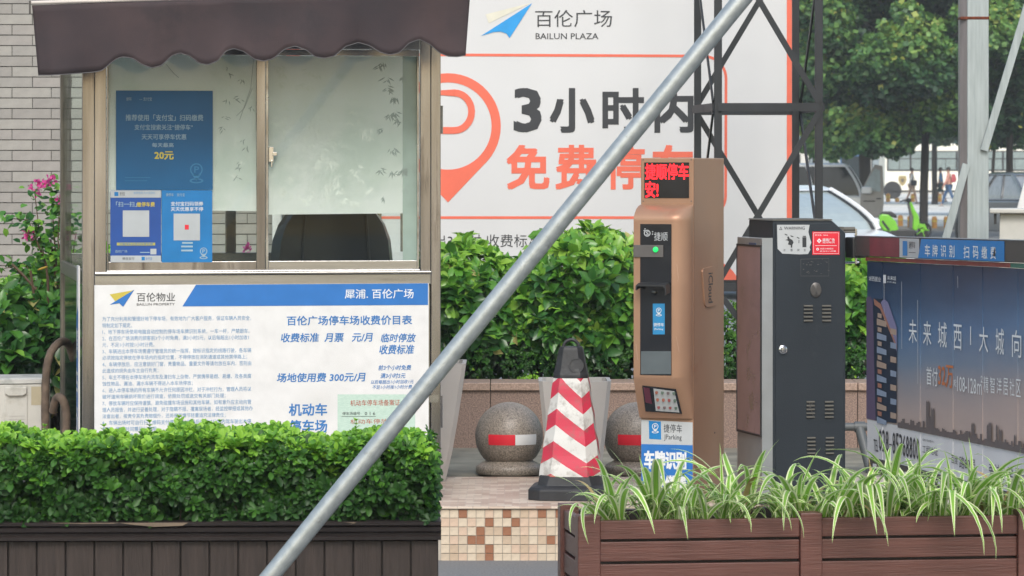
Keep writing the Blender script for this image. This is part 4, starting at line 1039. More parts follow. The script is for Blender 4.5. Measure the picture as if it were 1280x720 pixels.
text(hf, hb, '免', 633, 181, 687, 237, c1, M_coral, .045); text(hf, hb, '费', 694, 181, 746, 237, c1, M_coral, .04); text(hf, hb, '停', 757, 181, 806, 237, c1, M_coral, .04); text(hf, hb, '车', 815, 181, 867, 237, c1, M_coral, .045)
text(hf, hb, '超出3小时 收费标准: 3小时5元', 524, 293, 795-40, 309, c1, M_charc, -.006); text(hf, hb, '每小时+1元', 716+15, 293, 810, 309, c1, M_charc, -.006) if False else None
text(hf, hb, '+1元', 772, 294, 812, 309, c1, M_charc, -.006)
# white post beside the brick wall end
pf = Fr(346, 24.3, 0, PZ-.01); pd = pf.root('white_downpipe', 'white downpipe at the end of the brick wall, seen through the booth', 'pipe')
b = MB(); b.box(-.032, .032, 0, .06, 0, 3.4); b.build('pipe_length', M_white, pd, bev=.01)
for z in (.6,1.6,2.6): b = MB(); b.box(-.04,.04,-.005,.065,z,z+.03); b.build('pipe_bracket', M_white, pd)

# ================================================================ steel lattice tower
tf = Fr(897.5, 22.0, 0, PZ-.01)
tw = tf.root('lattice_tower', 'dark painted steel lattice tower standing in front of the white banner', 'tower')
Dt = .9; uR = tf.at(1023.5); vb_ = Dt
offb = tf.at(872, None, vb_); offr = tf.at(994.5, None, vb_)
def yv(py, v): return tf.zz(py, 0, v)
hl = .0235
LEG = {'L2':(0,0),'L3':(uR,0),'L1':(offb,vb_),'L4':(offr,vb_)}
for k, (u, v) in LEG.items():
    h = hl if k in ('L2','L3') else hl*.95
    b = MB(); b.box(u-h, u+h, v-h, v+h, 0, 4.3); b.build('leg', M_tower, tw, bev=.003)
def bar(name, a, za, c, zc_, w_=.020, th=.006, n=(0,-1), eps=.03):
    A = Vector((a[0], a[1], za)); C_ = Vector((c[0], c[1], zc_)); d_ = (C_-A).normalized(); N_ = Vector((n[0], n[1], 0)).normalized(); S = d_.cross(N_).normalized()
    A = A + N_*eps; C_ = C_ + N_*eps; b = MB(); L = []
    for P_ in (A, C_): L.append([tuple(P_+S*w_+N_*th), tuple(P_-S*w_+N_*th), tuple(P_-S*w_-N_*th), tuple(P_+S*w_-N_*th)])
    b.loft(L); b.build(name, M_tower, tw)
za, zb2, zc3, zd = tf.zz(-92), tf.zz(134), tf.zz(359), tf.zz(585)
lev = [za, zb2, zc3, max(.05, zd)]
for z in lev:
    bar('cross_bar', LEG['L2'], z, LEG['L3'], z, .025); bar('cross_bar', LEG['L1'], z-.01, LEG['L4'], z-.01, .025, n=(0,1))
    bar('cross_bar', LEG['L1'], z, LEG['L2'], z, .025, n=(-1,0)); bar('cross_bar', LEG['L3'], z, LEG['L4'], z, .025, n=(1,0))
for i in range(3):
    zt_, zl = lev[i]-.03, lev[i+1]+.03
    l, r_2 = ('L2','L3')
    if i == 0: bar('brace', LEG['L2'], zt_, LEG['L3'], zl, .018); bar('brace', LEG['L4'], zt_, LEG['L1'], zl, .018, n=(0,1))
    elif i == 1: bar('brace', LEG['L3'], zt_, LEG['L2'], zl, .018); bar('brace', LEG['L1'], zt_, LEG['L4'], zl, .018, n=(0,1))
    else: bar('brace', LEG['L2'], zt_, LEG['L3'], zl, .018); bar('brace', LEG['L4'], zt_, LEG['L1'], zl, .018, n=(0,1))
    bar('brace', LEG['L1' if i != 1 else 'L2'], zt_, LEG['L2' if i != 1 else 'L1'], zl, .018, n=(-1,0))
    bar('brace', LEG['L3' if i != 1 else 'L4'], zt_, LEG['L4' if i != 1 else 'L3'], zl, .022, n=(1,0))

# ================================================================ bronze ticket machine
kf = Fr(801, 17.45, -20, PZ)
kr = kf.root('ticket_machine', 'bronze painted parking ticket machine with red LED display', 'ticket machine')
kw = kf.at(867); kd = kf.v_at(905, kw); kp = -kf.v_at(792, 0); ktop = kf.zz(197.5)
b = MB(); b.box(0, kw, 0, kd, 0, ktop); b.build('column', M_bronze, kr, bev=.004)
b = MB(); b.box(kw-.0005, kw+.0008, .004, .0065, .01, ktop-.01); b.build('panel_seam', flat('seam_brown', (.12,.06,.035)), kr)
def kz(py, v=0): return kf.zz(py, 0, v)
levels = [(255.5,.004,.0),(257.5,.35,.2),(261,.62,.45),(266,.83,.72),(270,.95,.9),(273.5,1,1),(276,1,1),(300,1,1),(380,1,1),(470,1,1),(473,.99,1),(496,.66,.55),(516,.30,.2),(522,.16,.08)]
b = MB(); loops = []
for py, pr_, rr_ in levels:
    p = kp*pr_+.001; rr = min(kw*.32, p*.98)
    z = kz(py, -p); L = [(.0005,-.0005,z),(.0005,-p,z)]
    for i in range(9):
        a = R(-90+90*i/8); L.append((kw-.001-kw*.32+kw*.32*math.cos(a), -p+rr+rr*math.sin(a), z))
    L.append((kw-.001,-.0005,z)); loops.append(L)
b.loft(loops[::-1]); b.build('front_housing', M_bronze, kr, smooth=True, ang=40)
# LED
b = MB(); A = kf.at(805.5, 247.5, 0); C_ = kf.at(861.5, 203, 0); b.box(A[0], C_[0], -.003, .0, A[2], C_[2]); scr = b.build('led_screen', M_blackgl, kr, bev=.001)
text(kf, scr, '捷顺停车', 806.3, 204.5, 861, 224.5, -.0042, M_led, .03); text(kf, scr, '安!', 806.5, 226.5, 823, 247, -.0042, M_led, .03)
# black window on the housing
vK = -kp-.002
gx = dict(v=vK)
b = MB(); A = kf.at(800.5, 468.5, -kp); C_ = kf.at(839.5, 280, -kp); b.box(A[0], C_[0], vK-.002, -kp+.001, A[2], kf.zz(280,.1,-kp)); b.build('black_panel', M_blackgl, kr, bev=.001)
vt = vK-.003
text(kf, kr, '捷顺', 817.5, 290, 834.5, 301, vt, M_greyst, -.004); ring(kf, kr, arc(809,291.5,4.2,0,360,14)[:-1], arc(809,291.5,3.1,0,360,14)[:-1], vt, M_greyst, 'logo_ring'); text(kf, kr, 'S', 807.2,289.2,811,294, vt-.001, M_greyst, .03); 
for (x_,y_) in ((804.5,287.5),(805.5,285.5),(815,292),(815,289)): flatpoly(kf, kr, rect(x_,y_,x_+1.5,y_+1.3), vt, M_greyst, 'logo_dot')
bx('button_strip', 801.5, 838.5, 305.5, 320.5, vK-.008, vK-.0025, M_gunm, kr, kf, .001)
g = kf.at(819.5, 312, vK-.008); b = MB(); b.M = Matrix.Translation(g) @ Matrix.Rotation(R(90),4,'X'); b.lathe([(.014,0),(.0138,.002),(.0125,.006),(.0105,.007),(.0005,.0075)], n=20); b.build('green_button', M_green_led, kr, smooth=True)
# camera hood: rounded canopy
A = kf.at(800, 372, vK); C_ = kf.at(838, 353, vK); hw = C_[0]-A[0]; b = MB(); lp_ = []
for v_, dz in ((0,0),(-.02,-.001),(-.045,-.004),(-.07,-.010)):
    L = []
    for x_, z_ in ((0,-.028),(0,-.006),(.006,0),(hw-.014,0),(hw-.004,-.004),(hw,-.016),(hw,-.05),(hw-.006,-.05),(hw-.006,-.018),(hw-.016,-.008),(.008,-.008),(.006,-.028)): L.append((A[0]+x_, vK+v_, C_[2]+z_+dz))
    lp_.append(L)
b.loft(lp_); b.build('scanner_hood', M_blackpl, kr, smooth=True)
b = MB(); b.M = Matrix.Translation(kf.at(818, 366, vK-.002)) @ Matrix.Rotation(R(90),4,'X'); b.lathe([(.014,0),(.012,.012),(.004,.014)], n=16); b.build('scanner_lens', M_blackgl, kr, smooth=True)
flatpoly(kf, kr, rect(816,379.5,831,418), vt, M_skyb if False else flat('sticker_blue', (.02,.22,.46), .4), 'blue_sticker')
pin(kf, kr, 823.5, 388, 3.4, vt-.0008, M_wtext); text(kf, kr, '捷停车', 817, 403.5, 830, 408, vt-.0008, M_wtext, .01, res=1); text(kf, kr, 'JParking', 817.5, 410, 829, 413, vt-.0008, M_wtext, 0, res=1)
flatpoly(kf, kr, rect(801.2,439,838.8,467.5), vt, mat('panel_reflective_grey', (.10,.12,.13), .2), 'lower_window')
# sloping card window: local plane between (y472,-kp) and (y522,-.3kp)
def slope(px, py):
    v = -kp*float(np.interp(py,[470,473,496,516,522],[1,.99,.66,.30,.16])) - .007; return kf.at(px, py, v)
b = MB(); b.poly([slope(803,482),(slope(807,514)),(slope(852.5,517)),(slope(845,486.5))]); o = b.build('card_window', M_blackgl, kr); 
sm = o.modifiers.new('thickness','SOLIDIFY'); sm.thickness = .004; sm.offset = 0
b = MB(); b.poly([tuple(Vector(slope(x,y))+Vector((0,-.003,0))) for x,y in ((817,485.5),(820,513.5),(849.5,515.5),(843,489))]); b.build('display_card', M_greyst, o)
b = MB(); b.poly([tuple(Vector(slope(x,y))+Vector((0,-.003,0))) for x,y in ((804.5,484),(807,503),(815.5,505),(812,485))]); b.build('purple_card', flat('card_purple',(.10,.02,.04)), o)
for j in range(3):
    for i in range(4):
        x_, y_ = 821+7.2*i+1.3*j, 490.5+9.2*j+.3*i; p = Vector(slope(x_,y_))+Vector((0,-.0045,0)); sz = .0075
        b = MB(); b.poly([(p.x+sz*math.cos(q), p.y, p.z+sz*1.25*math.sin(q)) for q in [R(30*k) for k in range(12)]]); b.build('coloured_dot', flat('dot_%d%d'%(i,j), random.choice([(.22,.05,.05),(.08,.12,.09),(.12,.09,.09),(.25,.08,.05)])), o)
# labels on the lower front
lab = [(798.5,525),(862.5,530.5)]
b = MB(); A = kf.at(801.2,640,-.002); u1_ = kw-.004
def lz(py,u): return kf.zz(py,u,-.002)
b.poly([(.003,-.0025,lz(555,0)),(u1_,-.0025,lz(556.5,u1_)),(u1_,-.0025,lz(528,u1_)),(.003,-.0025,lz(524.5,0))]); b.build('white_label', M_greyst, kr)
b = MB(); b.poly([(.003,-.0025,.02),(u1_,-.0025,.02),(u1_,-.0025,lz(556.5,u1_)),(.003,-.0025,lz(555,0))]); b.build('blue_label', M_blue, kr)
bs_ = flat('app_icon_blue', (.01,.20,.50), .4)
flatpoly(kf, kr, [(811,526),(826,527),(826.5,549.5),(811.5,548.5)][::-1], -.0036, bs_, 'app_icon'); pin(kf, kr, 819, 533, 4.0, -.0046, M_wtext)
text(kf, kr, '捷停车', 829.5, 530, 852.5, 540.5, -.0036, M_charc, .0); text(kf, kr, 'JParking', 830, 543, 852, 551, -.0036, M_charc, .0)
text(kf, kr, '车牌识别', 805, 563, 858, 586, -.0036, M_wtext, .05); text(kf, kr, '扫码缴费', 805, 593, 858, 616, -.0036, M_wtext, .05)
# side badge with raised name
class SideF:
    def __init__(s, fr, u): s.fr, s.u = fr, u
    def vz(s, px, py):
        v = s.fr.v_at(px, s.u); return v, s.fr.zz(py, s.u, v)
    def at(s, px, py, off):
        v, z = s.vz(px, py); return (v, off, z)
ksf = SideF(kf, kw)
bd = bpy.data.objects.new('side_badge', None); COL.objects.link(bd); bd.parent = kr; bd.location = (kw, 0, 0); bd.rotation_euler = (0,0,R(90))
b = MB(); pts = []
for cx_, cy_, a0 in ((892,377,0),(883,379,90),(880,340,180),(889,338,270)):
    for k in range(4): pts.append(ksf.at(cx_+3*math.cos(R(a0+30*k)), cy_+5*math.sin(R(a0+30*k)), 0))
b.prism([(p[0],p[2]) for p in pts], -.006, .001); b.build('badge_plate', M_bronze, bd, bev=.001)
text(ksf, bd, 'iCloud', 884, 341, 889.5, 379, -.0068, M_charc, .01, rot90=True)
for (x_, y_) in ((804,199.8),(864,199.8),(804,251.5),(864,251.5)):
    b = MB(); b.M = Matrix.Translation(kf.at(x_, y_, -.0002)) @ Matrix.Rotation(R(90),4,'X'); b.lathe([(.0035,0),(.003,.0015),(.0003,.0016)], n=8); b.build('screw', M_gunm, kr)
for pts in ([(806,300),(808,330)],[(846,330),(848,348),(847,352)],[(845,420),(849,440)],[(795,430),(797,450)]):
    stroke(kf, kr, pts, .35, -kp-.0012, flat('paint_scratch',(.52,.36,.27)), 'scratch')
b = MB(); q = ksf.at(893, 541, 0); b.M = Matrix.Translation((q[0], -.001, q[2])) @ Matrix.Rotation(R(90),4,'X'); b.lathe([(.004,0),(.003,.003)], n=8); b.build('rivet', M_blackpl, bd)

# ================================================================ charcoal barrier cabinet
cbf = Fr(966, 17.3, 13, PZ)
cbr = cbf.root('barrier_cabinet', 'charcoal barrier cabinet with warning sticker and louvred door', 'cabinet')
cw = cbf.at(1057); cd = cbf.v_at(936, 0); ct = cbf.zz(276)
cut = cbf.at(1040); cz1 = cbf.zz(291, cw)
b = MB(); b.prism([(0,0),(cw,0),(cw,cz1),(cut,ct),(0,ct)], .0, cd); b.build('housing', M_cab, cbr, bev=.005)
b = MB(); b.prism([(-.003,ct+.0005),(cut+.002,ct+.0005),(cut-.002,ct+.007),(.003,ct+.007)], -.004, cd+.004); b.build('top_plate', M_cabtop, cbr)
b = MB(); b.prism([(.012,.03),(cw-.012,.03),(cw-.012,cz1-.012),(cut-.008,ct-.012),(.012,ct-.012)], -.006, -.0005); b.build('door', M_cab, cbr, bev=.002)
cv = -.0075
# warning sticker with its torn outline
st = [(971.3,281),(1012,281),(1010.5,290),(1013,300),(1014.2,303),(1012,309),(1013,312),(1010,317.5),(1000,318),(978,317),(972,311)]
ws = flatpoly(cbf, cbr, st[::-1], cv, M_greyst, 'warning_sticker')
text(cbf, ws, 'WARNING', 980, 283.2, 1006, 287.2, cv-.0008, M_black, .02)
ring(cbf, ws, [(976,283),(978,287.5),(974,287.5)], [(976,284.4),(977,286.9),(975,286.9)], cv-.0008, M_black, 'warning_triangle')
for pts in ([(981,292),(984.5,293.5),(984,294.5),(980.8,293.2)],[(988,294),(992,295.5),(991.5,296.5),(988.5,295.6)],[(996.3,296),(999.5,297.5),(999,298.6),(996,297)],
            [(984,296),(986,295.5),(987,298),(990.5,300),(992,303),(990.5,306),(990.2,309.5),(988.4,309.5),(988.6,306.5),(985,305.5),(986,302),(984.5,300.6),(981.5,300),(984.6,299)],
            [(998.3,300),(999.2,300),(999,304),(998.2,304)],[(1003,296.5),(1008,296.5),(1008,309),(1003,309)],[(1003.4,294.8),(1007.6,294.8),(1007.6,296),(1003.4,296)]):
    flatpoly(cbf, ws, pts, cv-.0008, M_black, 'pictogram')
for i, x_ in enumerate((979,988,996.5,1004.5)): text(cbf, ws, '注意安全'[i], x_, 311, x_+3, 314, cv-.0008, M_charc, 0, res=1)
rs = flatpoly(cbf, cbr, rect(1015.5,289.5,1049.5,318.5), cv, M_redst, 'red_sticker')
stroke(cbf, rs, [(1017,291),(1048.3,291),(1048.3,317),(1017,317),(1017,291)], .5, cv-.0008, M_wtext, 'sticker_border')
flatpoly(cbf, rs, [(1021,301),(1024,298),(1027,301),(1024,304)], cv-.0008, M_wtext, 'diamond_logo'); flatpoly(cbf, rs, [(1023,301),(1024,300),(1025,301),(1024,302)], cv-.0016, M_redst, 'diamond_logo')
text(cbf, rs, '道闸广告', 1028, 298, 1043.5, 301.8, cv-.0008, M_wtext, .02, res=1); text(cbf, rs, '道闸租赁', 1028, 302, 1043.5, 304.2, cv-.0008, M_wtext, 0, res=1)
text(cbf, rs, '热线: 400', 1018.5, 293, 1035, 295, cv-.0008, M_wtext, 0, res=1); stroke(cbf, rs, [(1019,307),(1046,307)], .5, cv-.0008, M_wtext, 'sticker_border')
ring(cbf, rs, arc(1022,311.5,1.7,0,360,12)[:-1], arc(1022,311.5,.8,0,360,12)[:-1], cv-.0008, M_wtext, 'pin_symbol'); text(cbf, rs, '成都市郫都区', 1025, 310, 1042, 312, cv-.0008, M_wtext, 0, res=1); text(cbf, rs, '商业中心对面', 1025, 313, 1045, 315, cv-.0008, M_wtext, 0, res=1)
scr_m = flat('scraped_glue', (.10,.095,.09), .7)
stroke(cbf, cbr, [(1001,324),(1036,323),(1036,345),(1001,345),(1001,324)], .45, cv, scr_m, 'sticker_residue')
rr3 = random.Random(3)
for i in range(60):
    x_, y_ = rr3.uniform(1002,1035), rr3.uniform(324,344)
    if 1006 < x_ < 1030 and (327 < y_ < 332 or 337 < y_ < 342) or rr3.random() < .3:
        l = rr3.uniform(.6,2.4); flatpoly(cbf, cbr, [(x_,y_),(x_+l,y_+rr3.uniform(-.5,.5)),(x_+l*.8,y_+rr3.uniform(.5,1.2)),(x_,y_+.6)], cv-.0002*i/60, scr_m, 'sticker_residue')
# round lock plate, louvres, key lock
p = cbf.at(1019.5, 362.5, -.006); b = MB(); b.M = Matrix.Translation(p) @ Matrix.Rotation(R(90),4,'X'); b.lathe([(.0285,0),(.0285,.005),(.025,.008),(.001,.008)], n=28, sy=1.28); b.build('lock_cover', mat('pewter', (.13,.125,.12), .4, .6, dirt=(.07,.07,.07), dirt_scale=60), cbr, smooth=True)
def louvres(xs, ys):
    for x0, x1 in xs:
        for y in ys:
            A = cbf.at(x0, y+1.6, -.006); C_ = cbf.at(x1, y-.4, -.006); zt_ = C_[2]; zb__ = A[2]
            b = MB(); b.prism([(A[1]-.0005, zb__-.001),(A[1]-.0078, zb__),(A[1]-.0065, zt_-.002),(A[1]-.0005, zt_)], A[0], C_[0], 'x'); b.build('louvre', M_cabtop, cbr)
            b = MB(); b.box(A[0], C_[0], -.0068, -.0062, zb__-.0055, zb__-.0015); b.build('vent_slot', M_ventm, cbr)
louvres(((1004.5,1015.5),(1027.5,1038.5)), (381.5,386,390.5,395.3,400))
louvres(((1008,1018),(1031,1041.5)), (501.5,506.3,511,515.8,520.5)); louvres(((1009,1019),(1032,1042)), (546.5,551.3,556,561,565.8))
p = cbf.at(978.5, 437, -.006); b = MB(); b.M = Matrix.Translation(p) @ Matrix.Rotation(R(90),4,'X'); b.lathe([(.021,0),(.021,.005),(.014,.009),(.012,.020),(.001,.021)], n=24); b.build('key_lock', M_metal, cbr, smooth=True)
stroke(cbf, cbr, [(1012,503),(1014,512),(1017,521)], .7, cv-.008, scr_m, 'scratch'); stroke(cbf, cbr, [(1010,512),(1016,503)], .5, cv-.008, scr_m, 'scratch')
for u_, v_ in ((.02,.05),(cw-.06,.05)): b = MB(); b.box(u_-.01, u_+.05, -.02, 0, 0, .012); b.build('foot_flange', M_cabtop, cbr)
# light box on its left flank
u0_ = -.052; vA = .0; vB = cbf.v_at(921.5, u0_)
lt = cbf.zz(299, -.03); ltb = cbf.zz(292, u0_, vB)
sb_ = bpy.data.objects.new('side_light_box', None); COL.objects.link(sb_); sb_.parent = cbr
b = MB(); b.box(u0_, -.0006, vA+.004, vB, .02, lt+.004); b.build('silver_frame', M_silver, sb_, bev=.003)
b = MB(); b.box(u0_-.002, -.0006+.0, vA, vA+.0038, .02, lt+.006); b.build('silver_edge', M_silver, sb_)
vw0 = cbf.v_at(922.8, u0_); vw1 = cbf.v_at(952.3, u0_)
zg = cbf.zz(307, u0_, vw0)
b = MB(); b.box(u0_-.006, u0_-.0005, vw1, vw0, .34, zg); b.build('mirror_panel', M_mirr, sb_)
b = MB()
for (a0,a1,c0,c1) in ((vw1-.006,vw1,.33,zg+.01),(vw0,vw0+.004,.33,zg+.01)): b.box(u0_-.009, u0_-.0005, a0, a1, c0, c1)
b.box(u0_-.009,u0_-.0005,vw1,vw0,zg+.0005,zg+.01); b.box(u0_-.009,u0_-.0005,vw1,vw0,.33,.3395); b.build('black_gasket', M_blackpl, sb_)
b = MB(); b.box(u0_-.004, u0_-.0008, vB*.25, vB*.5, lt-.045, lt-.02); b.build('blue_tag', flat('tag_blue', (.05,.08,.16), .4), sb_)

# ================================================================ boom barrier arm with banner fence
mf = Fr(1062, 17.45, -75.5, 0)
bm_ = mf.root('boom_barrier', 'dark barrier arm with blue label carrying a property advert fence', 'boom barrier')
def mx_(px, py, v=0): return mf.at(px, py, v)
uE = mf.at(1282)+1.0; uS = mf.at(1068)
zA = mf.zz(295.8, mf.at(1082)); zB = mf.zz(320.8, mf.at(1082)); 
# slight droop as measured
def zt_u(u): return mf.zz(295.8, mf.at(1082)) + 0*u
U0 = mf.at(1082); U1 = mf.at(1280)
T0, T1 = mf.zz(295.8,U0), mf.zz(301.2,U1); B0, B1 = mf.zz(320.6,U0), mf.zz(328.8,U1)
def lin(a, c, u): return a + (c-a)*(u-U0)/(U1-U0)
def slab(name, ua, ub, ta, tb, v0, v1, m, parent, za=None, bev=0):
    b = MB(); L = []
    for u in (ua, ub):
        zt_, zb_3 = ta(u), tb(u); L.append([(u,v0,zb_3),(u,v1,zb_3),(u,v1,zt_),(u,v0,zt_)])
    b.loft(L); return b.build(name, m, parent, bev=bev)
ft, fb = (lambda u: lin(T0,T1,u)), (lambda u: lin(B0,B1,u))
slab('boom', uS, uE, ft, fb, 0, .045, M_boom, bm_, bev=.004)
slab('boom_edge', uS, uE, lambda u: ft(u)+.004, lambda u: ft(u)+.0005, -.001, .046, M_silver, bm_)
bev_v = -.0015
def bq(name, x0, x1, m, y0f=0, y1f=1, sk=0, parent=bm_, v=bev_v):
    ua, ub = mf.at(x0,None,v), mf.at(x1,None,v); sk_ = (mf.at(x0+sk,None,v)-ua)
    def zf(u, f): return ft(u)-.003+(fb(u)-ft(u)+.006)*f
    b = MB(); b.poly([(ua,v,zf(ua,y1f)),(ub,v,zf(ub,y1f)),(ub,v,zf(ub,y0f)),(ua+sk_,v,zf(ua,y0f))]); return b.build(name, m, parent)
bq('red_tape', 1087, 1124, M_boomred)
bq('white_label', 1124.3, 1149, M_greyst); bq('blue_label', 1147.5, 1255.5, flat('boom_label_blue', (.015,.20,.52), .4), sk=4, v=bev_v*1.5)
bq('app_icon', 1128.3, 1134, bs_, .14, .9, v=bev_v*2); text(mf, bm_, '捷停车', 1136, 301.5, 1144, 310.5, bev_v*2, M_charc, 0, res=1); stroke(mf, bm_, [(1136,315.5),(1144.5,315.8)], .6, bev_v*2, M_charc, 'small_line')
def yb(px): return (px-1082)/198.*6.5
for ch_, x_ in zip('车牌识别', (1156,1165.5,1176,1186.5)): text(mf, bm_, ch_, x_, 303+yb(x_), x_+6.6, 318+yb(x_), bev_v*2, M_wtext, .02)
for ch_, x_ in zip('扫码缴费', (1204.5,1216,1227,1238)): text(mf, bm_, ch_, x_, 303+yb(x_), x_+7, 318.5+yb(x_), bev_v*2, M_wtext, .02)
bq('scuff_mark', 1241, 1244, M_black, .35, .75, sk=2, v=bev_v*2.6)
# rails under the boom
R0, R1 = mf.zz(325.8,U0), mf.zz(335.5,U1)
slab('red_rail', mf.at(1081), mf.at(1261.5), lambda u: fb(u)-.003, lambda u: lin(R0,R1,u), .004, .03, M_railred, bm_)
slab('green_rail', mf.at(1262), uE, lambda u: fb(u)-.003, lambda u: lin(R0,R1,u), .004, .03, M_railgrn, bm_)
# advert fence panels
S0, S1 = mf.zz(524,U0), mf.zz(565,U1); G0, G1 = mf.zz(570,U0), mf.zz(620,U1)
fs = lambda u: lin(S0,S1,u); fg = lambda u: lin(G0,G1,u); fr2 = lambda u: lin(R0,R1,u)-.002
M_ad = bpy.data.materials.new('dusk_sky_print'); M_ad.use_nodes = True
def adm():
    nt = M_ad.node_tree; bs = nt.nodes['Principled BSDF']; tc = N(nt,'ShaderNodeTexCoord'); sp = N(nt,'ShaderNodeSeparateXYZ'); nt.links.new(tc.outputs['Object'], sp.inputs[0])
    nz = N(nt,'ShaderNodeTexNoise'); nz.inputs['Scale'].default_value=1.6; nz.inputs['Detail'].default_value=5; mp = N(nt,'ShaderNodeMapping'); mp.inputs['Scale'].default_value=(1,1,3.2); nt.links.new(tc.outputs['Object'], mp.inputs[0]); nt.links.new(mp.outputs[0], nz.inputs[0])
    mr = N(nt,'ShaderNodeMapRange'); mr.inputs[1].default_value=lin(S0,S1,.8); mr.inputs[2].default_value=R0; nt.links.new(sp.outputs[2], mr.inputs[0])
    a1 = N(nt,'ShaderNodeMath', operation='MULTIPLY_ADD'); a1.inputs[1].default_value=.22; a1.inputs[2].default_value=-.11; nt.links.new(nz.outputs[0], a1.inputs[0])
    a2 = N(nt,'ShaderNodeMath', operation='ADD'); nt.links.new(mr.outputs[0], a2.inputs[0]); nt.links.new(a1.outputs[0], a2.inputs[1])
    xr_ = N(nt,'ShaderNodeMapRange'); xr_.inputs[1].default_value=U0; xr_.inputs[2].default_value=U1; xr_.inputs[3].default_value=.12; xr_.inputs[4].default_value=-.06; nt.links.new(sp.outputs[0], xr_.inputs[0])
    a3 = N(nt,'ShaderNodeMath', operation='ADD'); nt.links.new(a2.outputs[0], a3.inputs[0]); nt.links.new(xr_.outputs[0], a3.inputs[1])
    cr = N(nt,'ShaderNodeValToRGB'); e = cr.color_ramp.elements; e[0].position=0; e[0].color=(.46,.36,.32,1); e[1].position=1; e[1].color=(.022,.042,.085,1)
    for p, c in ((.16,(.42,.34,.32)),(.32,(.29,.28,.31)),(.46,(.17,.23,.32)),(.64,(.095,.18,.32)),(.84,(.045,.085,.16))):
        n_ = e.new(p); n_.color=(*c,1)
    nt.links.new(a3.outputs[0], cr.inputs[0]); nt.links.new(cr.outputs[0], bs.inputs['Base Color']); bs.inputs['Roughness'].default_value=.3
adm()
edges = [1082,1101,1122,1148,1172,1189,1206,1226,1248,1270,1292]
us = [mf.at(e) for e in edges] + [uE]
for i in range(len(us)-1):
    a, c = us[i]+.001, us[i+1]-.001; vv = .008 + .002*(i % 2)
    slab('fence_panel', a, c, fr2, fs, vv, .022, M_ad, bm_); slab('footer_panel', a, c, lambda u: fs(u)-.0005, fg, vv, .022, M_footer, bm_)
va_ = .006
slab('lower_rail', mf.at(1084), uE, lambda u: fg(u)-.004, lambda u: fg(u)-.075, .006, .025, M_boom, bm_)
for i in range(26):
    u = mf.at(1090)+i*.085; b = MB(); b.box(u, u+.045, .0035, .0055, fg(u)-.05, fg(u)-.028); b.build('rail_marking', M_footer, bm_)
# building on the print: facade polygons in the face of the panels
def ad(x, y): return (x, y)
darkf = flat('print_navy', (.018,.03,.055), .4); plum = flat('print_plum', (.12,.09,.16), .4); lil = flat('print_lilac', (.22,.21,.36), .4); orng = flat('print_glow', (.36,.17,.12), .4); pale = flat('print_balcony', (.25,.31,.42), .4); warm = flat('print_window_glow', (.40,.30,.24), .4)
def ap(pts, m, v, nm='printed_building'): return flatpoly(mf, bm_, pts, v, m, nm)
ap([(1083,523),(1094.5,525.5),(1091,376),(1087,370),(1083,372)], plum, va_)
ap([(1094.5,525.5),(1120.7,529),(1121,411),(1106,374),(1092,373),(1091.5,400)], darkf, va_-.0006)
ap([(1101,378),(1105,373.5),(1110,378),(1121,410),(1121,440)], lil, va_-.0012)
ap([(1092,373),(1101,380),(1121,432),(1121,436),(1100,386),(1093,381)], orng, va_-.0013)
for i in range(8):
    y = 392 + i*17.5
    ap([(1096,y+6),(1108,y+10+i*.2),(1108,y+17),(1096,y+14)], pale if i%3 else warm, va_-.0018); ap([(1097,y-1),(1102,y+.5),(1102,y+6),(1097,y+4.6)], orng if i > 3 else warm, va_-.0018)
    if y < 505: ap([(1113,y+18),(1120.4,y+20),(1120.4,y+27),(1113,y+25.5)], pale if i%2 else warm, va_-.0018)
# skyline
rk = random.Random(4); x = 1122.0
sl = flat('print_skyline', (.12,.10,.10), .5)
spikes = {1160:38, 1167:30, 1163:20, 1154:14, 1217:22, 1234:24, 1238:27, 1246:26, 1251:21, 1268:18, 1275:14, 1200:12}
while x < 1292:
    w_ = rk.uniform(1.5,3.6); base = 524 + (x-1082)/198*41+1.5; h = rk.uniform(5,13)
    for k, hh in spikes.items():
        if x <= k < x+w_: h = hh; w_ = min(w_, 2.2)
    ap([(x,base+.45),(x+w_,base+.9),(x+w_,base-h),(x+w_*.5,base-h-(3 if h > 15 else 0)),(x,base-h)], sl, va_-.0005-.00002*(x-1122), 'printed_skyline'); x += w_*.92
# advert lettering
for ch_, x0, x1, y0, y1 in (('未',1136,1146,399,428),('来',1154,1164,401,431),('城',1172.5,1183.5,402,434),('西',1192,1202,405,437),('大',1224,1235,408,439.5),('城',1244.5,1255,410,443),('向',1265,1276.5,412,446)):
    text(mf, bm_, ch_, x0, y0, x1, y1, va_-.001, M_wtext, .0)
ap([(1212.8,408),(1213.8,408),(1213.8,431),(1212.8,431)], M_wtext, va_-.001, 'divider_line')
text(mf, bm_, '首付', 1158, 458, 1172, 481, va_-.001, M_wtext, -.004); text(mf, bm_, '32万', 1172.5, 454.5, 1191.5, 483, va_-.001, orng if False else flat('print_orange', (.50,.16,.06), .5), .02)
text(mf, bm_, '起', 1192, 474, 1195.5, 483, va_-.001, M_wtext, 0, res=1)
text(mf, bm_, '108-128㎡', 1196.5, 465, 1228, 489, va_-.001, M_wtext, -.006)
for ch_, x0 in zip('精智洋居社区', (1229.5,1237.5,1246,1254,1262,1270)): text(mf, bm_, ch_, x0, 470+(x0-1229)*.09, x0+6, 490+(x0-1229)*.14, va_-.001, M_wtext, -.004)
text(mf, bm_, '◨', 1104, 343.5, 1107.5, 353.5, va_-.001, M_wtext, 0, res=1) if False else ap([(1104,343.5),(1107.5,343.5),(1107.5,354),(1104,354)], M_wtext, va_-.001, 'small_logo')
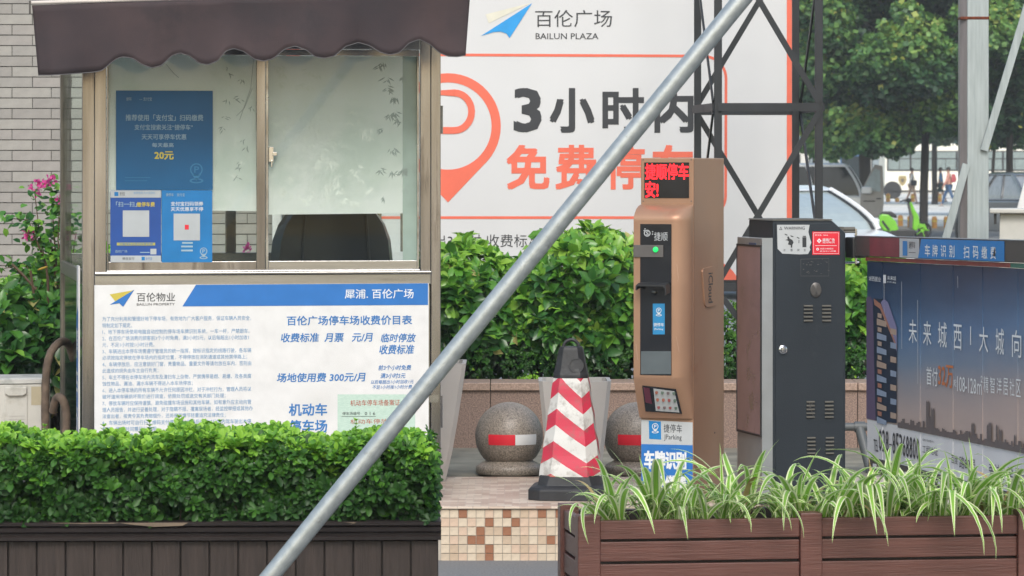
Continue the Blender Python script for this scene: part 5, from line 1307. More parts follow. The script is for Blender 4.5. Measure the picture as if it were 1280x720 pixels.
text(mf, bm_, '城西置业', 1086, 345, 1101, 351, va_-.001, M_wtext, 0, res=1); text(mf, bm_, '未来城', 1109, 344.5, 1120, 350, va_-.001, M_wtext, 0, res=1); text(mf, bm_, 'FUTURE', 1109, 351.5, 1120, 353.5, va_-.001, M_wtext, 0, res=1)
for ch_, i in zip('028-85368800', range(12)):
    x0 = 1098.5 + i*4.25
    if ch_ == '-': text(mf, bm_, ch_, x0+.3, 552+i*.9, x0+3.4, 553.6+i*.9, va_-.001, M_charc, 0)
    else: text(mf, bm_, ch_, x0, 536+i*1.05, x0+3.4, 563+i*1.05, va_-.001, M_charc, .01)
text(mf, bm_, 'TEL', 1092, 549, 1097.6, 563.5, va_-.001, M_charc, -.004)
text(mf, bm_, '城西大城销售中心', 1153, 548, 1168, 551, va_-.001, M_charc, 0, res=1); text(mf, bm_, '工程地址', 1153, 556, 1172, 566, va_-.001, M_charc, 0)
text(mf, bm_, '百度', 1189, 568, 1197, 579, va_-.001, M_charc, 0); text(mf, bm_, '路88号', 1199, 570, 1219, 585, va_-.001, M_charc, 0); text(mf, bm_, '旁边小学', 1236, 578, 1266, 596, va_-.001, M_charc, 0)
for i in range(4): stroke(mf, bm_, [(1269,585+i*3.6),(1284,589+i*3.6)], .8, va_-.001, M_charc, 'small_line')
for (x_, y0, y1) in ((1127,352,436),(1105,345,400),(1147,375,480),(1197,345,360)): stroke(mf, bm_, [(x_,y0),(x_+.3,y1)], .35, va_-.0012, M_footer, 'scratch')
# hinge hardware between cabinet and boom, in the arm's own root
b = MB(); A = mf.at(1060, 322, .0); b.box(uS-.10, uS+.012, -.012, .057, A[2], A[2]+.10); b.build('clamp', M_blackpl, bm_, bev=.006)
hx = cbf.world(cw, cd*.45); 
hwf = Fr(0,0,13,PZ, xy=cbf.world(cw+.001, .10)[:2]); hr = hwf.root('pivot_hub', 'black pivot bracket joining the charcoal cabinet and the barrier arm', 'bracket')
zq = hwf.zz(315); b = MB(); b.box(0, .045, 0, .12, zq, hwf.zz(297)); b.build('hub_plate', M_blackpl, hr, bev=.006)
b = MB(); zz1 = hwf.zz(286.5); b.tube([(-.012,.02,zz1),(.085,.02,zz1)], .011, 12); b.box(-.002,.02,-.01,.05,zz1-.03,zz1+.012); b.tube([(.01,.0,hwf.zz(290)),(.09,.0,hwf.zz(290))], .005, 8); b.build('damper_rod', M_cabtop, hr, smooth=True)
b = MB(); b.tube([(0,.0,hwf.zz(329)),(.10,.0,hwf.zz(328))], .005, 8); b.tube([(.085,.0,hwf.zz(286)),(.085,.0,hwf.zz(330))], .006, 8); b.build('link_rod', M_metal, hr, smooth=True)

# ================================================================ railing pipes right of the cabinet
rf = Fr(1060, 19.4, 0, PZ-.012); rr_ = rf.root('pipe_railing', 'low grey pipe railing between the cabinet and the advert fence', 'railing')
b = MB(); y1 = rf.zz(533.5); b.tube([(-.25,0,y1),(1.3,0,y1)], .022, 14); b.build('rail', M_pipe, rr_, smooth=True)
b = MB(); a_ = rf.at(1074,533,0); c_ = rf.at(1090,595,-.12); b.tube([a_, c_], .027, 14); b.build('leaning_pipe', M_pipe, rr_, smooth=True)
b = MB(); b.tube([rf.at(1068,533.5,0), rf.at(1081,533.5,0)], .029, 14); b.build('tee_joint', M_pipe, rr_, smooth=True)
for u in (-.22, 1.25): b = MB(); b.tube([(u,0,0),(u,0,y1)], .022, 12); b.build('rail_post', M_pipe, rr_, smooth=True)

# ================================================================ galvanised gantry frame behind the arm
gf = Fr(1201, 25.0, 0, 0)
grt = gf.root('galvanised_post', 'galvanised square post with rusty band and diagonal stays behind the barrier arm', 'post')
gw_ = gf.at(1236); gs = gf.at(1209)
b = MB()
rot = R(18); 
wv = .16
b.box(gs, gw_, 0, .16, 0, 5); b.build('post_front', M_post, grt, bev=.004)
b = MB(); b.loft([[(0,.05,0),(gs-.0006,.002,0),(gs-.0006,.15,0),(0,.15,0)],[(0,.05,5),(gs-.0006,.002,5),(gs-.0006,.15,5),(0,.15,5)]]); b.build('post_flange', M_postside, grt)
zr = gf.zz(22.5); b = MB(); b.box(-.002, gw_+.003, -.004, .165, zr-.010, zr+.010); b.build('rusty_weld', M_rust, grt, bev=.004)
def gbar(a, c, w_, nm='stay', dv0=.02, dv1=.02, m=M_post):
    A = Vector(gf.at(a[0],a[1],dv0)); C_ = Vector(gf.at(c[0],c[1],dv1)); d_ = (C_-A).normalized(); S = d_.cross(Vector((0,-1,0))).normalized()*w_; Nn = Vector((0,-.012,0))
    b = MB(); b.loft([[tuple(P_+S+Nn), tuple(P_-S+Nn), tuple(P_-S-Nn), tuple(P_+S-Nn)] for P_ in (A, C_)]); b.build(nm, m, grt)
gbar((1230,188),(1300,-45), .026, dv0=-.02, dv1=-.02); gbar((1208,205),(1172,335), .026, dv0=-.02, dv1=-.02); gbar((1262,320),(1290,215), .035, dv0=-.3, dv1=-.3, m=M_white)

# pale bin with overhanging lid
bf2 = Fr(1248, 24.2, -8, 0); bb = bf2.root('lidded_box', 'pale grey lidded service box at the right edge behind the barrier arm', 'service box')
zt = bf2.zz(267); b = MB(); b.loft([[(-.02,0,0),(.24,0,0),(.24,.24,0),(-.02,.24,0)],[(0.01,0,zt),(.22,0,zt),(.22,.24,zt),(0.01,.24,zt)]]); b.build('box_body', M_acw, bb, bev=.004)
b = MB(); b.box(bf2.at(1237), bf2.at(1237)+.40, -.06, .30, zt+.002, bf2.zz(260.5)); b.build('box_lid', M_acw, bb, bev=.008)
b = MB(); b.box(-.03, -.012, -.02, .02, zt-.07, zt); b.build('latch', M_blackpl, bb)

# ================================================================ shrubs
def shrub(name, label, px, d, blobs, ncl, k, size, m, z0=PZ, group=None, cat='shrub', el=(0,55), hib=.4, front=.72, single=0, stems=14, tmpl=LEAF):
    """blobs: (px, py, dd, rx_px, ry_px, rdepth_m)"""
    f = Fr(px, d, 0, z0-.015); root = f.root(name, label, cat, group)
    P=[];Nn=[];H_=[]; s_ = d/F
    vol = np.array([b_[3]*b_[4] for b_ in blobs], float); vol /= vol.sum()
    C_ = []
    for (bx_, by_, dd, rx, ry, rd) in blobs:
        dd_ = d+dd; C_.append(((bx_-640)*dd_/F - f.ox, dd_-f.oy, ZC-(by_-HZ)*dd_/F-f.z, rx*dd_/F, rd, ry*dd_/F))
    for bi, c in enumerate(C_):
        n = int(ncl*vol[bi]); dirs = unit(n*3); w_ = rng.random(len(dirs)); keep = (dirs[:,1] < .25) | (w_ < .25); dirs = dirs[keep][:n]
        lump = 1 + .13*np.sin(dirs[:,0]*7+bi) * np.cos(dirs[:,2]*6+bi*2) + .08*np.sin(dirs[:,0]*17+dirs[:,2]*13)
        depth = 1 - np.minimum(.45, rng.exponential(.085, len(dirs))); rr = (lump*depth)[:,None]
        p = np.array(c[:3]) + dirs*rr*np.array(c[3:6]); nn_ = dirs + np.array([0,-.25,.45]) + rng.normal(0,.3,dirs.shape)
        ok = p[:,2] > .02
        # drop points deep inside the other blobs
        for bj, c2 in enumerate(C_):
            if bj != bi: ok &= (((p-np.array(c2[:3]))/np.array(c2[3:6]))**2).sum(1) > .55
        P.append(p[ok]); Nn.append(nn_[ok]); zrel = dirs[ok][:,2]
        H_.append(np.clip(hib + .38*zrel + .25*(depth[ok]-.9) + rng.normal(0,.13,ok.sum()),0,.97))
    P=np.concatenate(P); Nn=np.concatenate(Nn); Nn/=np.linalg.norm(Nn,axis=1,keepdims=True); H_=np.concatenate(H_)
    p,dv_,u,s,q = rosettes(P, Nn, k, size, el, .35, H_)
    yl = rng.random(len(q)) < .012; q = np.where(yl, 1.0, np.minimum(q,.955))
    o = foliage('foliage', tmpl, p, dv_, u, s, q, m, root); o['kind'] = 'stuff'
    if single:
        front_ = np.argsort(P[:,1] + rng.random(len(P))*.3)[:single]
        lm = []
        for v_ in range(5):
            L = LEAF[0]*size*rng.uniform(1.0,1.35); me = bpy.data.meshes.new('leaf'); me.from_pydata([tuple(x) for x in L], [], LEAF[1])
            a = me.attributes.new('tone','FLOAT','FACE'); a.data.foreach_set('value', [[.35,.55,.7,.85,.6][v_]]*len(LEAF[1])); me.materials.append(m); lm.append(me)
        for i in front_:
            o = bpy.data.objects.new('leaf', random.choice(lm)); COL.objects.link(o); o.parent = root; o.location = P[i] + Nn[i]*.01
            a = Vector(Nn[i]) + Vector((random.gauss(0,.8), random.gauss(-.2,.4), random.gauss(-.2,.6))); o.rotation_euler = a.to_track_quat('Y','Z').to_euler()
    b = MB()
    for i in range(stems):
        c = random.choice(C_); t = (c[0]+random.uniform(-.5,.5)*c[3], c[1]+random.uniform(-.3,.5)*c[4], c[2]+random.uniform(-.1,.6)*c[5]); bs_2 = (c[0]+random.uniform(-.25,.25)*c[3], c[1]+.1, 0)
        mid = tuple((bs_2[j]+t[j])/2+random.uniform(-.04,.04) for j in range(3)); b.tube([bs_2, mid, t], [.014,.010,.004], 6)
    b.build('stems', M_trunk, root, smooth=True)['kind'] = 'stuff'
    return root
sheet('planter_soil', -6, 9, 21.36, 23.4, PZ+.15, M_soil)
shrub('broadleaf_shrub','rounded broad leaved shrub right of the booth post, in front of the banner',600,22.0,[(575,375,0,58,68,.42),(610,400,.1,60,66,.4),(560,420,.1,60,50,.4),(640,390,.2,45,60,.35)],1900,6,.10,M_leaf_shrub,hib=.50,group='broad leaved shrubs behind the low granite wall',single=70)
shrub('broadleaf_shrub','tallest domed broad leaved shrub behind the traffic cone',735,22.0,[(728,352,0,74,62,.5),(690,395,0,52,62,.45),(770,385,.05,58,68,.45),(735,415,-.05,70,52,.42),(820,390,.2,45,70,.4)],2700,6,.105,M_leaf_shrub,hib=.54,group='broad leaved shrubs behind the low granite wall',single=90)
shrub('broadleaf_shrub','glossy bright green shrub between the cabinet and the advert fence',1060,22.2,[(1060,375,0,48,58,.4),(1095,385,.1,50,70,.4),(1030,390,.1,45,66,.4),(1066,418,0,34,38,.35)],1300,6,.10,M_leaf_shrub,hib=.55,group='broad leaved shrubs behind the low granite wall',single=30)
shrub('low_hedge','dark fine leaved low hedge just above the granite wall',700,21.75,[(x,462,0,44,30,.22) for x in range(540,1120,42)],3000,7,.026,M_leaf_hedge,hib=.05,cat='hedge',stems=20,tmpl=DIAM)
shrub('fine_leaved_bush','fine leaved bush showing between the bronze machine and the cabinet',915,22.3,[(912,430,0,36,48,.3),(930,440,.1,40,45,.3)],900,7,.032,M_leaf_hedge,hib=.35,stems=8,tmpl=DIAM)
shrub('bright_sprig','small bright yellow green tuft poking through the low hedge by the cone',662,21.5,[(660,478,0,15,9,.08)],60,8,.022,M_leaf_hedge,hib=.95,cat='plant',stems=2)
# left side shrubs
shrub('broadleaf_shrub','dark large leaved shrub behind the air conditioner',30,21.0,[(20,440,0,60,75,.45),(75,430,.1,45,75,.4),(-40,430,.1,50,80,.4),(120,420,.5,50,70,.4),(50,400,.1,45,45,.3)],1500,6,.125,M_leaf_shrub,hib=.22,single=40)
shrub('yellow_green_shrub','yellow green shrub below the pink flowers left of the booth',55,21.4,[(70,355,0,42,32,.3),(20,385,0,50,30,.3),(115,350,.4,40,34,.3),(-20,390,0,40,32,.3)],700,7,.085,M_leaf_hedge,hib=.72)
# bougainvillea
gf_ = Fr(70, 20.9, 0, PZ-.015); bg_ = gf_.root('bougainvillea', 'sparse climbing shrub with bright pink flowers against the brick wall', 'flowering shrub')
b = MB(); tips=[]; 
def gp(x, y, v=0): return ((x-640)*(20.9+v)/F-gf_.ox, v, ZC-(y-HZ)*(20.9+v)/F-gf_.z)
for path in ([(62,520),(66,420),(60,350),(50,290),(42,236)],[(70,520),(74,400),(70,320),(66,262),(62,226)],[(66,430),(58,330),(35,275),(2,272)],[(78,480),(82,380),(72,300),(74,250)],[(70,350),(64,300),(36,296)],[(60,400),(46,350),(30,330),(4,336)],[(80,420),(90,330),(96,290)],[(74,340),(84,300),(88,270)]):
    v = random.uniform(-.1,.1); pts = [gp(x+random.uniform(-1,1), y, v) for x,y in path]; n = len(pts); b.tube(pts, [.009-.0068*i/(n-1) for i in range(n)], 6)
    tips.append(pts)
for path in ([(15,330),(30,345),(45,362)],[(38,338),(44,380),(46,398)],[(48,375),(58,392),(76,410)],[(60,345),(60,395)]): b.tube([gp(x,y,-.12) for x,y in path], .008, 6)
b.build('branches', flat('twig_brown',(.10,.06,.035)), bg_, smooth=True)
PP=[];DD=[];UU=[];SS=[];QQ=[]
for pts in tips:
    for i in range(len(pts)-1):
        for t in np.linspace(0,1,26):
            if i == 0 : continue
            c = Vector(pts[i]).lerp(Vector(pts[i+1]), t) + Vector((random.gauss(0,.03),random.gauss(0,.03),random.gauss(0,.03)))
            PP.append(list(c)); DD.append([random.gauss(0,1),random.gauss(-.4,.7),random.gauss(-.1,.7)]); UU.append([random.gauss(0,.3),-.6,1]); SS.append(random.uniform(.03,.065)); QQ.append(random.uniform(.3,.9))
leafW = (LEAF[0]*[1.7,1,1], LEAF[1])
foliage('foliage', leafW, np.array(PP), np.array(DD), np.array(UU), np.array(SS), np.array(QQ), M_leaf_shrub, bg_)['kind']='stuff'
for (x, y, n, r_) in ((45,234,30,.035),(63,227,34,.032),(53,230,14,.02),(74,250,16,.022),(36,294,22,.026),(48,245,6,.014),(310,312,26,.03)):
    v = -.06 if x < 200 else .1; c = np.array(gp(x,y,v)); dd = unit(n); p = c + dd*r_*rng.uniform(.2,1,(n,1))
    foliage('flower_cluster', leafW, p, dd+[0,-.4,.2], unit(n), rng.uniform(.018,.03,n), rng.random(n), M_petal, bg_)
yl = MB(); c = gp(54, 337, -.2); yl.M = Matrix.Translation(c) @ Matrix.Rotation(R(-18),4,'Y'); yl.lathe([(.001,0),(.03,.004),(.034,.01),(.02,.014),(.001,.015)], n=14, sy=.5); 
yl.build('yellow_leaf', flat('yellow_leaf',(.50,.33,.05)), bg_, smooth=True)
tag(sheet('left_planting_soil', -6, -1.6, 19.6, 24.4, PZ+.004, M_soil), kind='structure')

# ================================================================ trees
def tree(label, px, d, trunk_w_px, ztop_crown, zbot, crown_r, n, lean=0, seed=1, name='street_tree', leaf=.16, crown=None, z0=.0, cdy=0):
    f = Fr(px, d, 0, z0-.02); root = f.root(name, label, 'tree', 'street trees beyond the parking area'); rt_ = random.Random(seed); g_ = np.random.default_rng(seed)
    r0 = trunk_w_px*d/F/2; b = MB(); hz = zbot+.9
    tp = [(0,0,0),(.02,0,.4),(lean*.3,0,hz*.4),(lean*.65,0,hz*.75),(lean,0,hz+.6)]
    b.tube(tp, [r0*1.35,r0*1.05,r0,r0*.95,r0*.8], 12); b.build('trunk', M_trunk, root, smooth=True)
    b = MB(); limbs = []
    for i in range(9):
        a = rt_.uniform(0,6.28); rr = crown_r*rt_.uniform(.45,.85); zt_ = zbot + (ztop_crown-zbot)*rt_.uniform(.25,.85)
        e = (lean+rr*math.cos(a), rr*math.sin(a), zt_); m_ = (lean+rr*.35*math.cos(a)+rt_.uniform(-.2,.2), rr*.35*math.sin(a), hz+(zt_-hz)*.55)
        b.tube([(lean,0,hz+.1), m_, e], [r0*.55,r0*.35,r0*.1], 7)
    b.build('limbs', M_trunk, root, smooth=True)
    # clumps
    cz = (ztop_crown+zbot)/2; rz = (ztop_crown-zbot)/2; P=[];Q=[];U=[]
    ncl = 62
    for i in range(ncl):
        dv_ = g_.normal(size=3); dv_ /= np.linalg.norm(dv_); rr = g_.uniform(.55,1.0)**.6
        c = np.array([lean,cdy,cz]) + dv_*rr*np.array([crown_r,crown_r*.8,rz]); cr_ = g_.uniform(.42,1.05)
        if c[2]-cr_*.6 < zbot-.3: c[2] = zbot-.45+cr_*.6+g_.uniform(0,.75)
        m_ = int(n/ncl*(cr_/.6)**2); u_ = g_.normal(size=(m_,3)); u_ /= np.linalg.norm(u_,axis=1,keepdims=True); u_[:,2] *= np.where(u_[:,2]<0,.55,.8)
        lump = 1+.3*np.sin(u_[:,0]*8+i)*np.sin(u_[:,2]*9+i*1.7)
        p = c + u_*cr_*(lump*(1-np.minimum(.6,g_.exponential(.16,m_))))[:,None]; P.append(p); U.append(u_)
        Q.append(np.clip(.35+.3*u_[:,2]+.17*(i%4-1.5)+g_.normal(0,.14,m_),0,.93))  # clump tops lighter, undersides darker: highlight and shade put into the leaf colour
    P=np.concatenate(P);U=np.concatenate(U);Q=np.concatenate(Q); Q=np.where(g_.random(len(Q))<.008,1,Q)
    nl = len(P); dirs = U*.5+g_.normal(0,.7,(nl,3)); ups = U*.8+[0,0,.7]+g_.normal(0,.35,(nl,3))
    foliage('crown', (DIAM[0]*[1.9,1,1],DIAM[1]), P, dirs, ups, g_.uniform(.6,1.25,nl)*leaf, Q, M_leaf_tree, root)
    return root
tree('dark trunked tree rising behind the green scooter', 1153.5, 95, 10.5, 8.2, 2.35, 3.4, 60000, .1, 3)
tree('tree with a thick trunk behind the open van door', 1083, 112, 15, 9.0, 2.5, 3.9, 52000, -.1, 8)
tree('tree whose pale trunk stands behind the dark grey car', 1262, 104, 9, 8.5, 2.7, 3.3, 46000, 0, 12)
tree('tree partly hidden by the lattice tower, behind the silver van', 1020, 125, 9, 9.5, 2.6, 3.8, 40000, 0, 21)
tree('slender leaning tree between the square post and the dark grey car', 1238, 128, 4, 9.5, 3.0, 3.8, 34000, .25, 31)
tree('tree far behind, its square trunk beside the walkers', 1168, 168, 7, 12, 3.0, 5.2, 30000, 0, 41, leaf=.2)
tree('farthest tree on the left, seen past the tower legs', 1045, 170, 5, 12, 3.2, 5.4, 26000, 0, 51, leaf=.2)
tree('farthest tree on the right behind the white box', 1300, 160, 6, 12, 3.2, 5.0, 22000, 0, 61, leaf=.2)
# hedge mass of far greenery behind everything
def farwood():
    g_ = np.random.default_rng(5); n = 26000
    x = g_.uniform(2, 62, n); z = 4 + 14*g_.random(n)**.8; y = 238 + 2.5*np.sin(x*.9)*np.cos(z*.8) + g_.normal(0,.6,n)
    P = np.stack([x,y,z],1); o = foliage('far_treetops', (DIAM[0]*[2.2,1,1],DIAM[1]), P, g_.normal(0,1,(n,3)), np.tile([0,-.8,.6],(n,1))+g_.normal(0,.4,(n,3)), g_.uniform(.6,1.3,n), np.clip(g_.normal(.4,.2,n),0,.9), M_leaf_tree)
    tag(o, 'dark mass of far treetops beyond the street', 'trees', kind='stuff')
farwood()

# far building closing the street
fb_ = Fr(990, 236.0, 0, .1); fbr = fb_.root('street_building', 'pale low building with blue fascia and shop windows behind the bus', 'building')
b = MB(); xr = fb_.at(1420); b.box(-4, xr, 0, 8, 0, 4.6); b.build('wall', mat('pale_render', (.6,.59,.55), .8), fbr)
b = MB(); b.box(-4.05, xr, -.25, .02, 3.0, 3.7); b.build('fascia', flat('fascia_teal', (.08,.20,.24)), fbr)
for i in range(14):
    u = -3 + i*2.05
    b = MB(); b.box(u, u+1.5, -.06, -.002, .3, 2.6); wf = b.build('window', M_tower if i%3 else flat('shutter_blue_%d'%i, (.05,.14,.30)), fbr); b = MB(); b.box(u+.08, u+1.42, -.08, -.062, .45, 2.45); b.build('pane', M_glass_dk if i%2 else mat('pane_%d'%i, (.25,.30,.33), .2), wf)

# ================================================================ vehicles
M_tyre = flat('tyre', (.02,.02,.02), .8); M_rim = flat('rim', (.35,.35,.36), .4, metal=.6); M_carglass = mat('car_glass', (.05,.06,.065), .06, var=.2, spec=.8)
M_tail = flat('tail_lamp', (.55,.02,.03), .25); M_head = flat('head_lamp', (.6,.62,.65), .15)
def wheel(root, x, y, r, w_=.2):
    rt_ = bpy.data.objects.new('wheel', None); COL.objects.link(rt_); rt_.parent = root; rt_.location = (x, y, r)
    b = MB(); b.M = Matrix.Rotation(R(90),4,'X'); b.lathe([(r*.62,-w_/2),(r*.93,-w_/2),(r,-w_/2+.03),(r,w_/2-.03),(r*.93,w_/2),(r*.62,w_/2)], n=28); b.build('tyre', M_tyre, rt_, smooth=True)
    b = MB(); b.M = Matrix.Rotation(R(90),4,'X'); b.lathe([(.03,-w_*.40),(r*.2,-w_*.42),(r*.61,-w_*.30),(r*.61,w_*.30),(r*.2,w_*.42),(.03,w_*.40)], n=20)
    for k in range(5):
        a = R(72*k); b.box(-.03,.03,-.03,.03,-.5*w_,.5*w_) if k == 0 else None
    b.build('rim', M_rim, rt_, smooth=True)
def car(root, L, W_, low, belt, roof, paint, wheels, wr=.32, inset=.12, glass=M_carglass, name='body', win=None, splits=(.33,.66)):
    """low: side profile (x,z) of the lower body; belt = (x0,x1,z); roof = (x0,x1,z). x forward."""
    hw = W_/2
    b = MB(); loops = []
    for y, sx, dz in ((-hw,.985,0),(-hw+.05,1,.0),(hw-.05,1,.0),(hw,.985,0)):
        k = 0.0 if abs(y) < hw-.01 else .035
        loops.append([(x*sx, y, z-(k if z > belt[2]*.8 else 0)) for x, z in low])
    b.loft(loops); o = b.build(name, paint, root, smooth=True, bev=.03, ang=40)
    # greenhouse: pillars and roof solid slightly smaller glass box inside
    x0,x1,zb_4 = belt; r0,r1,zr = roof
    def lp(f, z_, g=0):
        q = f**1.55; a = x0+(r0-x0)*q; c = x1+(r1-x1)*q; h = (hw-.04-inset*f**1.3)-g; return [(a+g,-h,z_),(c-g,-h,z_),(c-g,h,z_),(a+g,h,z_)]
    b = MB(); b.loft([lp(f,zb_4-.02+(zr-zb_4)*f,.02) for f in (0,.2,.4,.55,.7,.82,.93)]); b.build('window_glass', glass, root)
    b = MB(); b.loft([lp(.90,zb_4+(zr-zb_4)*.90), [(p[0],p[1],p[2]) for p in lp(.97,zr-.015)], [(p[0]*1+(.12 if p[0]<(r0+r1)/2 else -.12),p[1]*.9,zr+.02) for p in lp(1,zr)]]); b.build('roof', paint, root, smooth=True, bev=.02, ang=50)
    b = MB()
    A = lp(0,zb_4-.02); B_ = lp(.95,zb_4+(zr-zb_4)*.95)
    lv = [lp(f,zb_4-.02+(zr-zb_4)*f) for f in (0,.15,.3,.45,.6,.72,.84,.96)]
    gz = [lp(f,zb_4-.02+(zr-zb_4)*f,.012) for f in (0,.15,.3,.45,.6,.72,.84,.93)]
    for sy in (1,-1):
        bb = MB(); bb.tube([(l[1][0]+.012, sy*(abs(l[1][1])-.075), l[1][2]) for l in gz], .022, 6); bb.build('window_seal', M_blackpl, root, smooth=True)
    for i in range(4):
        bb = MB(); bb.tube([l[i] for l in lv], .040, 8); bb.build('pillar', paint, root, smooth=True)
    for f in splits:
        for s in (0, 3):
            i, j = (0,1) if s == 0 else (3,2); bb = MB(); bb.tube([tuple(l[i][k]+(l[j][k]-l[i][k])*f for k in range(3)) for l in lv], .026, 6); bb.build('pillar', paint, root, smooth=True)
    for (x, s) in wheels:
        wheel(root, x, s*(hw-.09), wr)
        b = MB(); b.M = Matrix.Translation((x, s*(hw-.008), wr+.0)) @ Matrix.Rotation(R(90),4,'X'); b.lathe([(wr*1.02,-.012),(wr*1.14,-.012),(wr*1.14,.012),(wr*1.02,.012)], n=28); b.build('wheel_arch', M_blackpl, root, smooth=True)

# white car
M_wpaint = mat('white_car_paint', (.72,.73,.73), .22, var=.02, coat=.5); M_spaint = mat('silver_van_paint', (.80,.82,.84), .3, .2, var=.03, coat=.4); M_gpaint = mat('dark_car_paint', (.13,.14,.145), .22, .3, var=.05, coat=.6); M_doorp = mat('van_door_paint', (.36,.34,.32), .4, .3, var=.05)
wf_ = Fr(968, 51.5, -62, 0); wc = wf_.root('white_car', 'white car with pale reflecting windscreen behind the barrier cabinet', 'car')
M_wsg = mat('bright_windscreen', (.36,.42,.42), .05, var=.05, spec=1, coat=1)
lowp = [(-2.2,.35),(-2.25,.75),(-2.15,1.02),(1.0,1.04),(1.55,.98),(2.05,.86),(2.25,.62),(2.22,.32)]
car(wc, 4.5, 1.84, lowp, (-2.1,1.35,1.02), (-1.5,.30,1.60), M_wpaint, [(-1.4,-1),(1.4,-1),(-1.4,1),(1.4,1)], glass=M_wsg, inset=.17, splits=(.3,.62))
for s in (-1,1):
    b = MB(); b.box(2.05,2.24,s*.62-.16,s*.62+.16,.62,.76); b.build('headlight', M_head, wc, bev=.03)
    b = MB(); b.box(.95,1.12,s*.98-.09,s*.98+.09,1.02,1.16); b.build('wing_mirror', M_wpaint, wc, bev=.04)
b = MB(); b.box(2.2,2.26,-.26,.26,.42,.53); b.build('number_plate', M_blue, wc)
b = MB(); b.box(2.18,2.25,-.5,.5,.58,.74); b.build('grille', M_blackpl, wc, bev=.01)

# silver van with an open door
vf_ = Fr(1030, 99.0, -8, 0); vn = vf_.root('silver_van', 'silver van with its front door hanging open behind the white car', 'van')
vx = vf_.at(1072)
lowv = [(vx-3.6,.4),(vx-3.65,1.1),(vx-.0,1.1),(vx+.35,1.05),(vx+.62,.86),(vx+.66,.36)]
car(vn, 4.2, 1.68, lowv, (vx-3.6,vx+.12,1.10), (vx-3.5,vx-.32,1.96), M_spaint, [(vx-2.8,-1),(vx-.1,-1),(vx-2.8,1),(vx-.1,1)], wr=.30, inset=.10, splits=(.36,.66), glass=mat('van_glass', (.015,.018,.02), .05, spec=.4))
b = MB(); b.box(vx-3.6,vx-.05,-.85,-.842,.75,.78); b.box(vx-1.2,vx-1.19,-.852,-.84,.4,1.9); b.build('body_trim', M_blackpl, vn)
dr = bpy.data.objects.new('open_door', None); COL.objects.link(dr); dr.parent = vn; dr.location = (vx+.10,-.86,0); dr.rotation_euler = (0,0,R(-12))
dw = .66; b = MB(); b.prism([(0,.55),(dw*.92,.50),(dw,.9),(dw*.99,1.35),(dw*.95,1.90),(dw*.62,1.95),(.02,1.20)][::1], 0, .05); b.build('door_skin', M_doorp, dr, bev=.015)
b = MB(); b.prism([(.08,1.25),(dw*.88,1.20),(dw*.86,1.78),(dw*.62,1.84)], -.006, .0); b.build('door_window', mat('door_window_glass', (.42,.50,.52), .08), dr)
b = MB(); b.box(.07,.36,-.16,-.02,1.14,1.34); b.build('door_mirror', M_spaint, dr, bev=.04)
text(SideF.__new__(SideF) if False else type('Q',(),{'at':staticmethod(lambda a,b_,c: (a,c,b_))})(), dr, 'CHANGAN', .08, .98, .45, .88, -.003, M_blackpl, 0) if False else None
b = MB(); b.box(.10,.42,-.004,-.001,.93,.96); b.box(dw*.7,dw*.9,-.012,-.001,1.0,1.03); b.build('door_trim', M_blackpl, dr)

# dark car at the right
df_ = Fr(1277, 86.0, 107, .0); dc = df_.root('dark_grey_car', 'dark grey car with red tail lamp at the right edge of the photo', 'car')
lowd = [(-2.3,.35),(-2.35,.8),(-2.2,1.12),(1.0,1.08),(1.9,.95),(2.3,.7),(2.25,.35)]
car(dc, 4.6, 1.86, lowd, (-2.0,1.25,1.10), (-.95,.30,1.74), M_gpaint, [(-1.4,-1),(1.4,-1),(-1.4,1),(1.4,1)], wr=.35, inset=.2, splits=(.38,.70), glass=mat('pale_car_glass', (.27,.28,.29), .08, spec=.8))
for s in (-1,1): b = MB(); b.box(-2.36,-1.9,s*.76-.19,s*.76+.19,.97,1.17); b.build('tail_light', M_tail, dc, bev=.04)
b = MB(); b.tube([(-2.1,.93-.02,1.12),(1.2,.93-.02,1.10)], .02, 6); b.tube([(-2.1,-.91,1.12),(1.2,-.91,1.10)], .02, 6); b.build('chrome_strip', M_rim, dc, smooth=True)

# bus
M_buspaint = mat('bus_paint', (.86,.84,.74), .3, var=.03); M_busgl = mat('bus_glass', (.22,.28,.28), .08, spec=.8)
uf = Fr(1106, 197.0, 2, .12); bus = uf.root('white_bus', 'cream white bus with dark framed windows parked beyond the plaza', 'bus')
L_ = 9.2; b = MB(); b.prism([(0,.35),(0,2.7),(.12,2.95),(.4,3.02),(L_-.4,3.02),(L_-.1,2.9),(L_,2.5),(L_,.35)], 0, 2.4); b.build('body', M_buspaint, bus, bev=.05)
b = MB(); b.box(.12, L_-.2, -.02, -.002, 1.52, 2.62); b.build('window_band', M_blackpl, bus)
for i in range(7):
    u = .2+i*1.27; b = MB(); b.box(u, u+.58, -.03, -.021, 1.6, 2.16); b.box(u+.62, u+1.16, -.03, -.021, 1.6, 2.16); b.box(u, u+1.16, -.03, -.021, 2.22, 2.56); b.build('window_pane', M_busgl, bus)
b = MB(); cx_ = uf.at(1128); cz_ = 1.0; b.poly([(cx_-.20,-.012,cz_+.25),(cx_+.20,-.012,cz_+.25),(cx_+.23,-.012,cz_+.02),(cx_+.13,-.012,cz_-.2),(cx_,-.012,cz_-.30),(cx_-.13,-.012,cz_-.2),(cx_-.23,-.012,cz_+.02)][::-1]); b.build('crest', flat('crest_gold', (.36,.28,.12)), bus)
b = MB(); b.poly([(cx_-.08,-.02,cz_+.1),(cx_+.08,-.02,cz_+.1),(cx_+.1,-.02,cz_),(cx_,-.02,cz_-.14),(cx_-.1,-.02,cz_)][::-1]); b.build('crest_centre', flat('crest_dark', (.12,.10,.08)), bus)
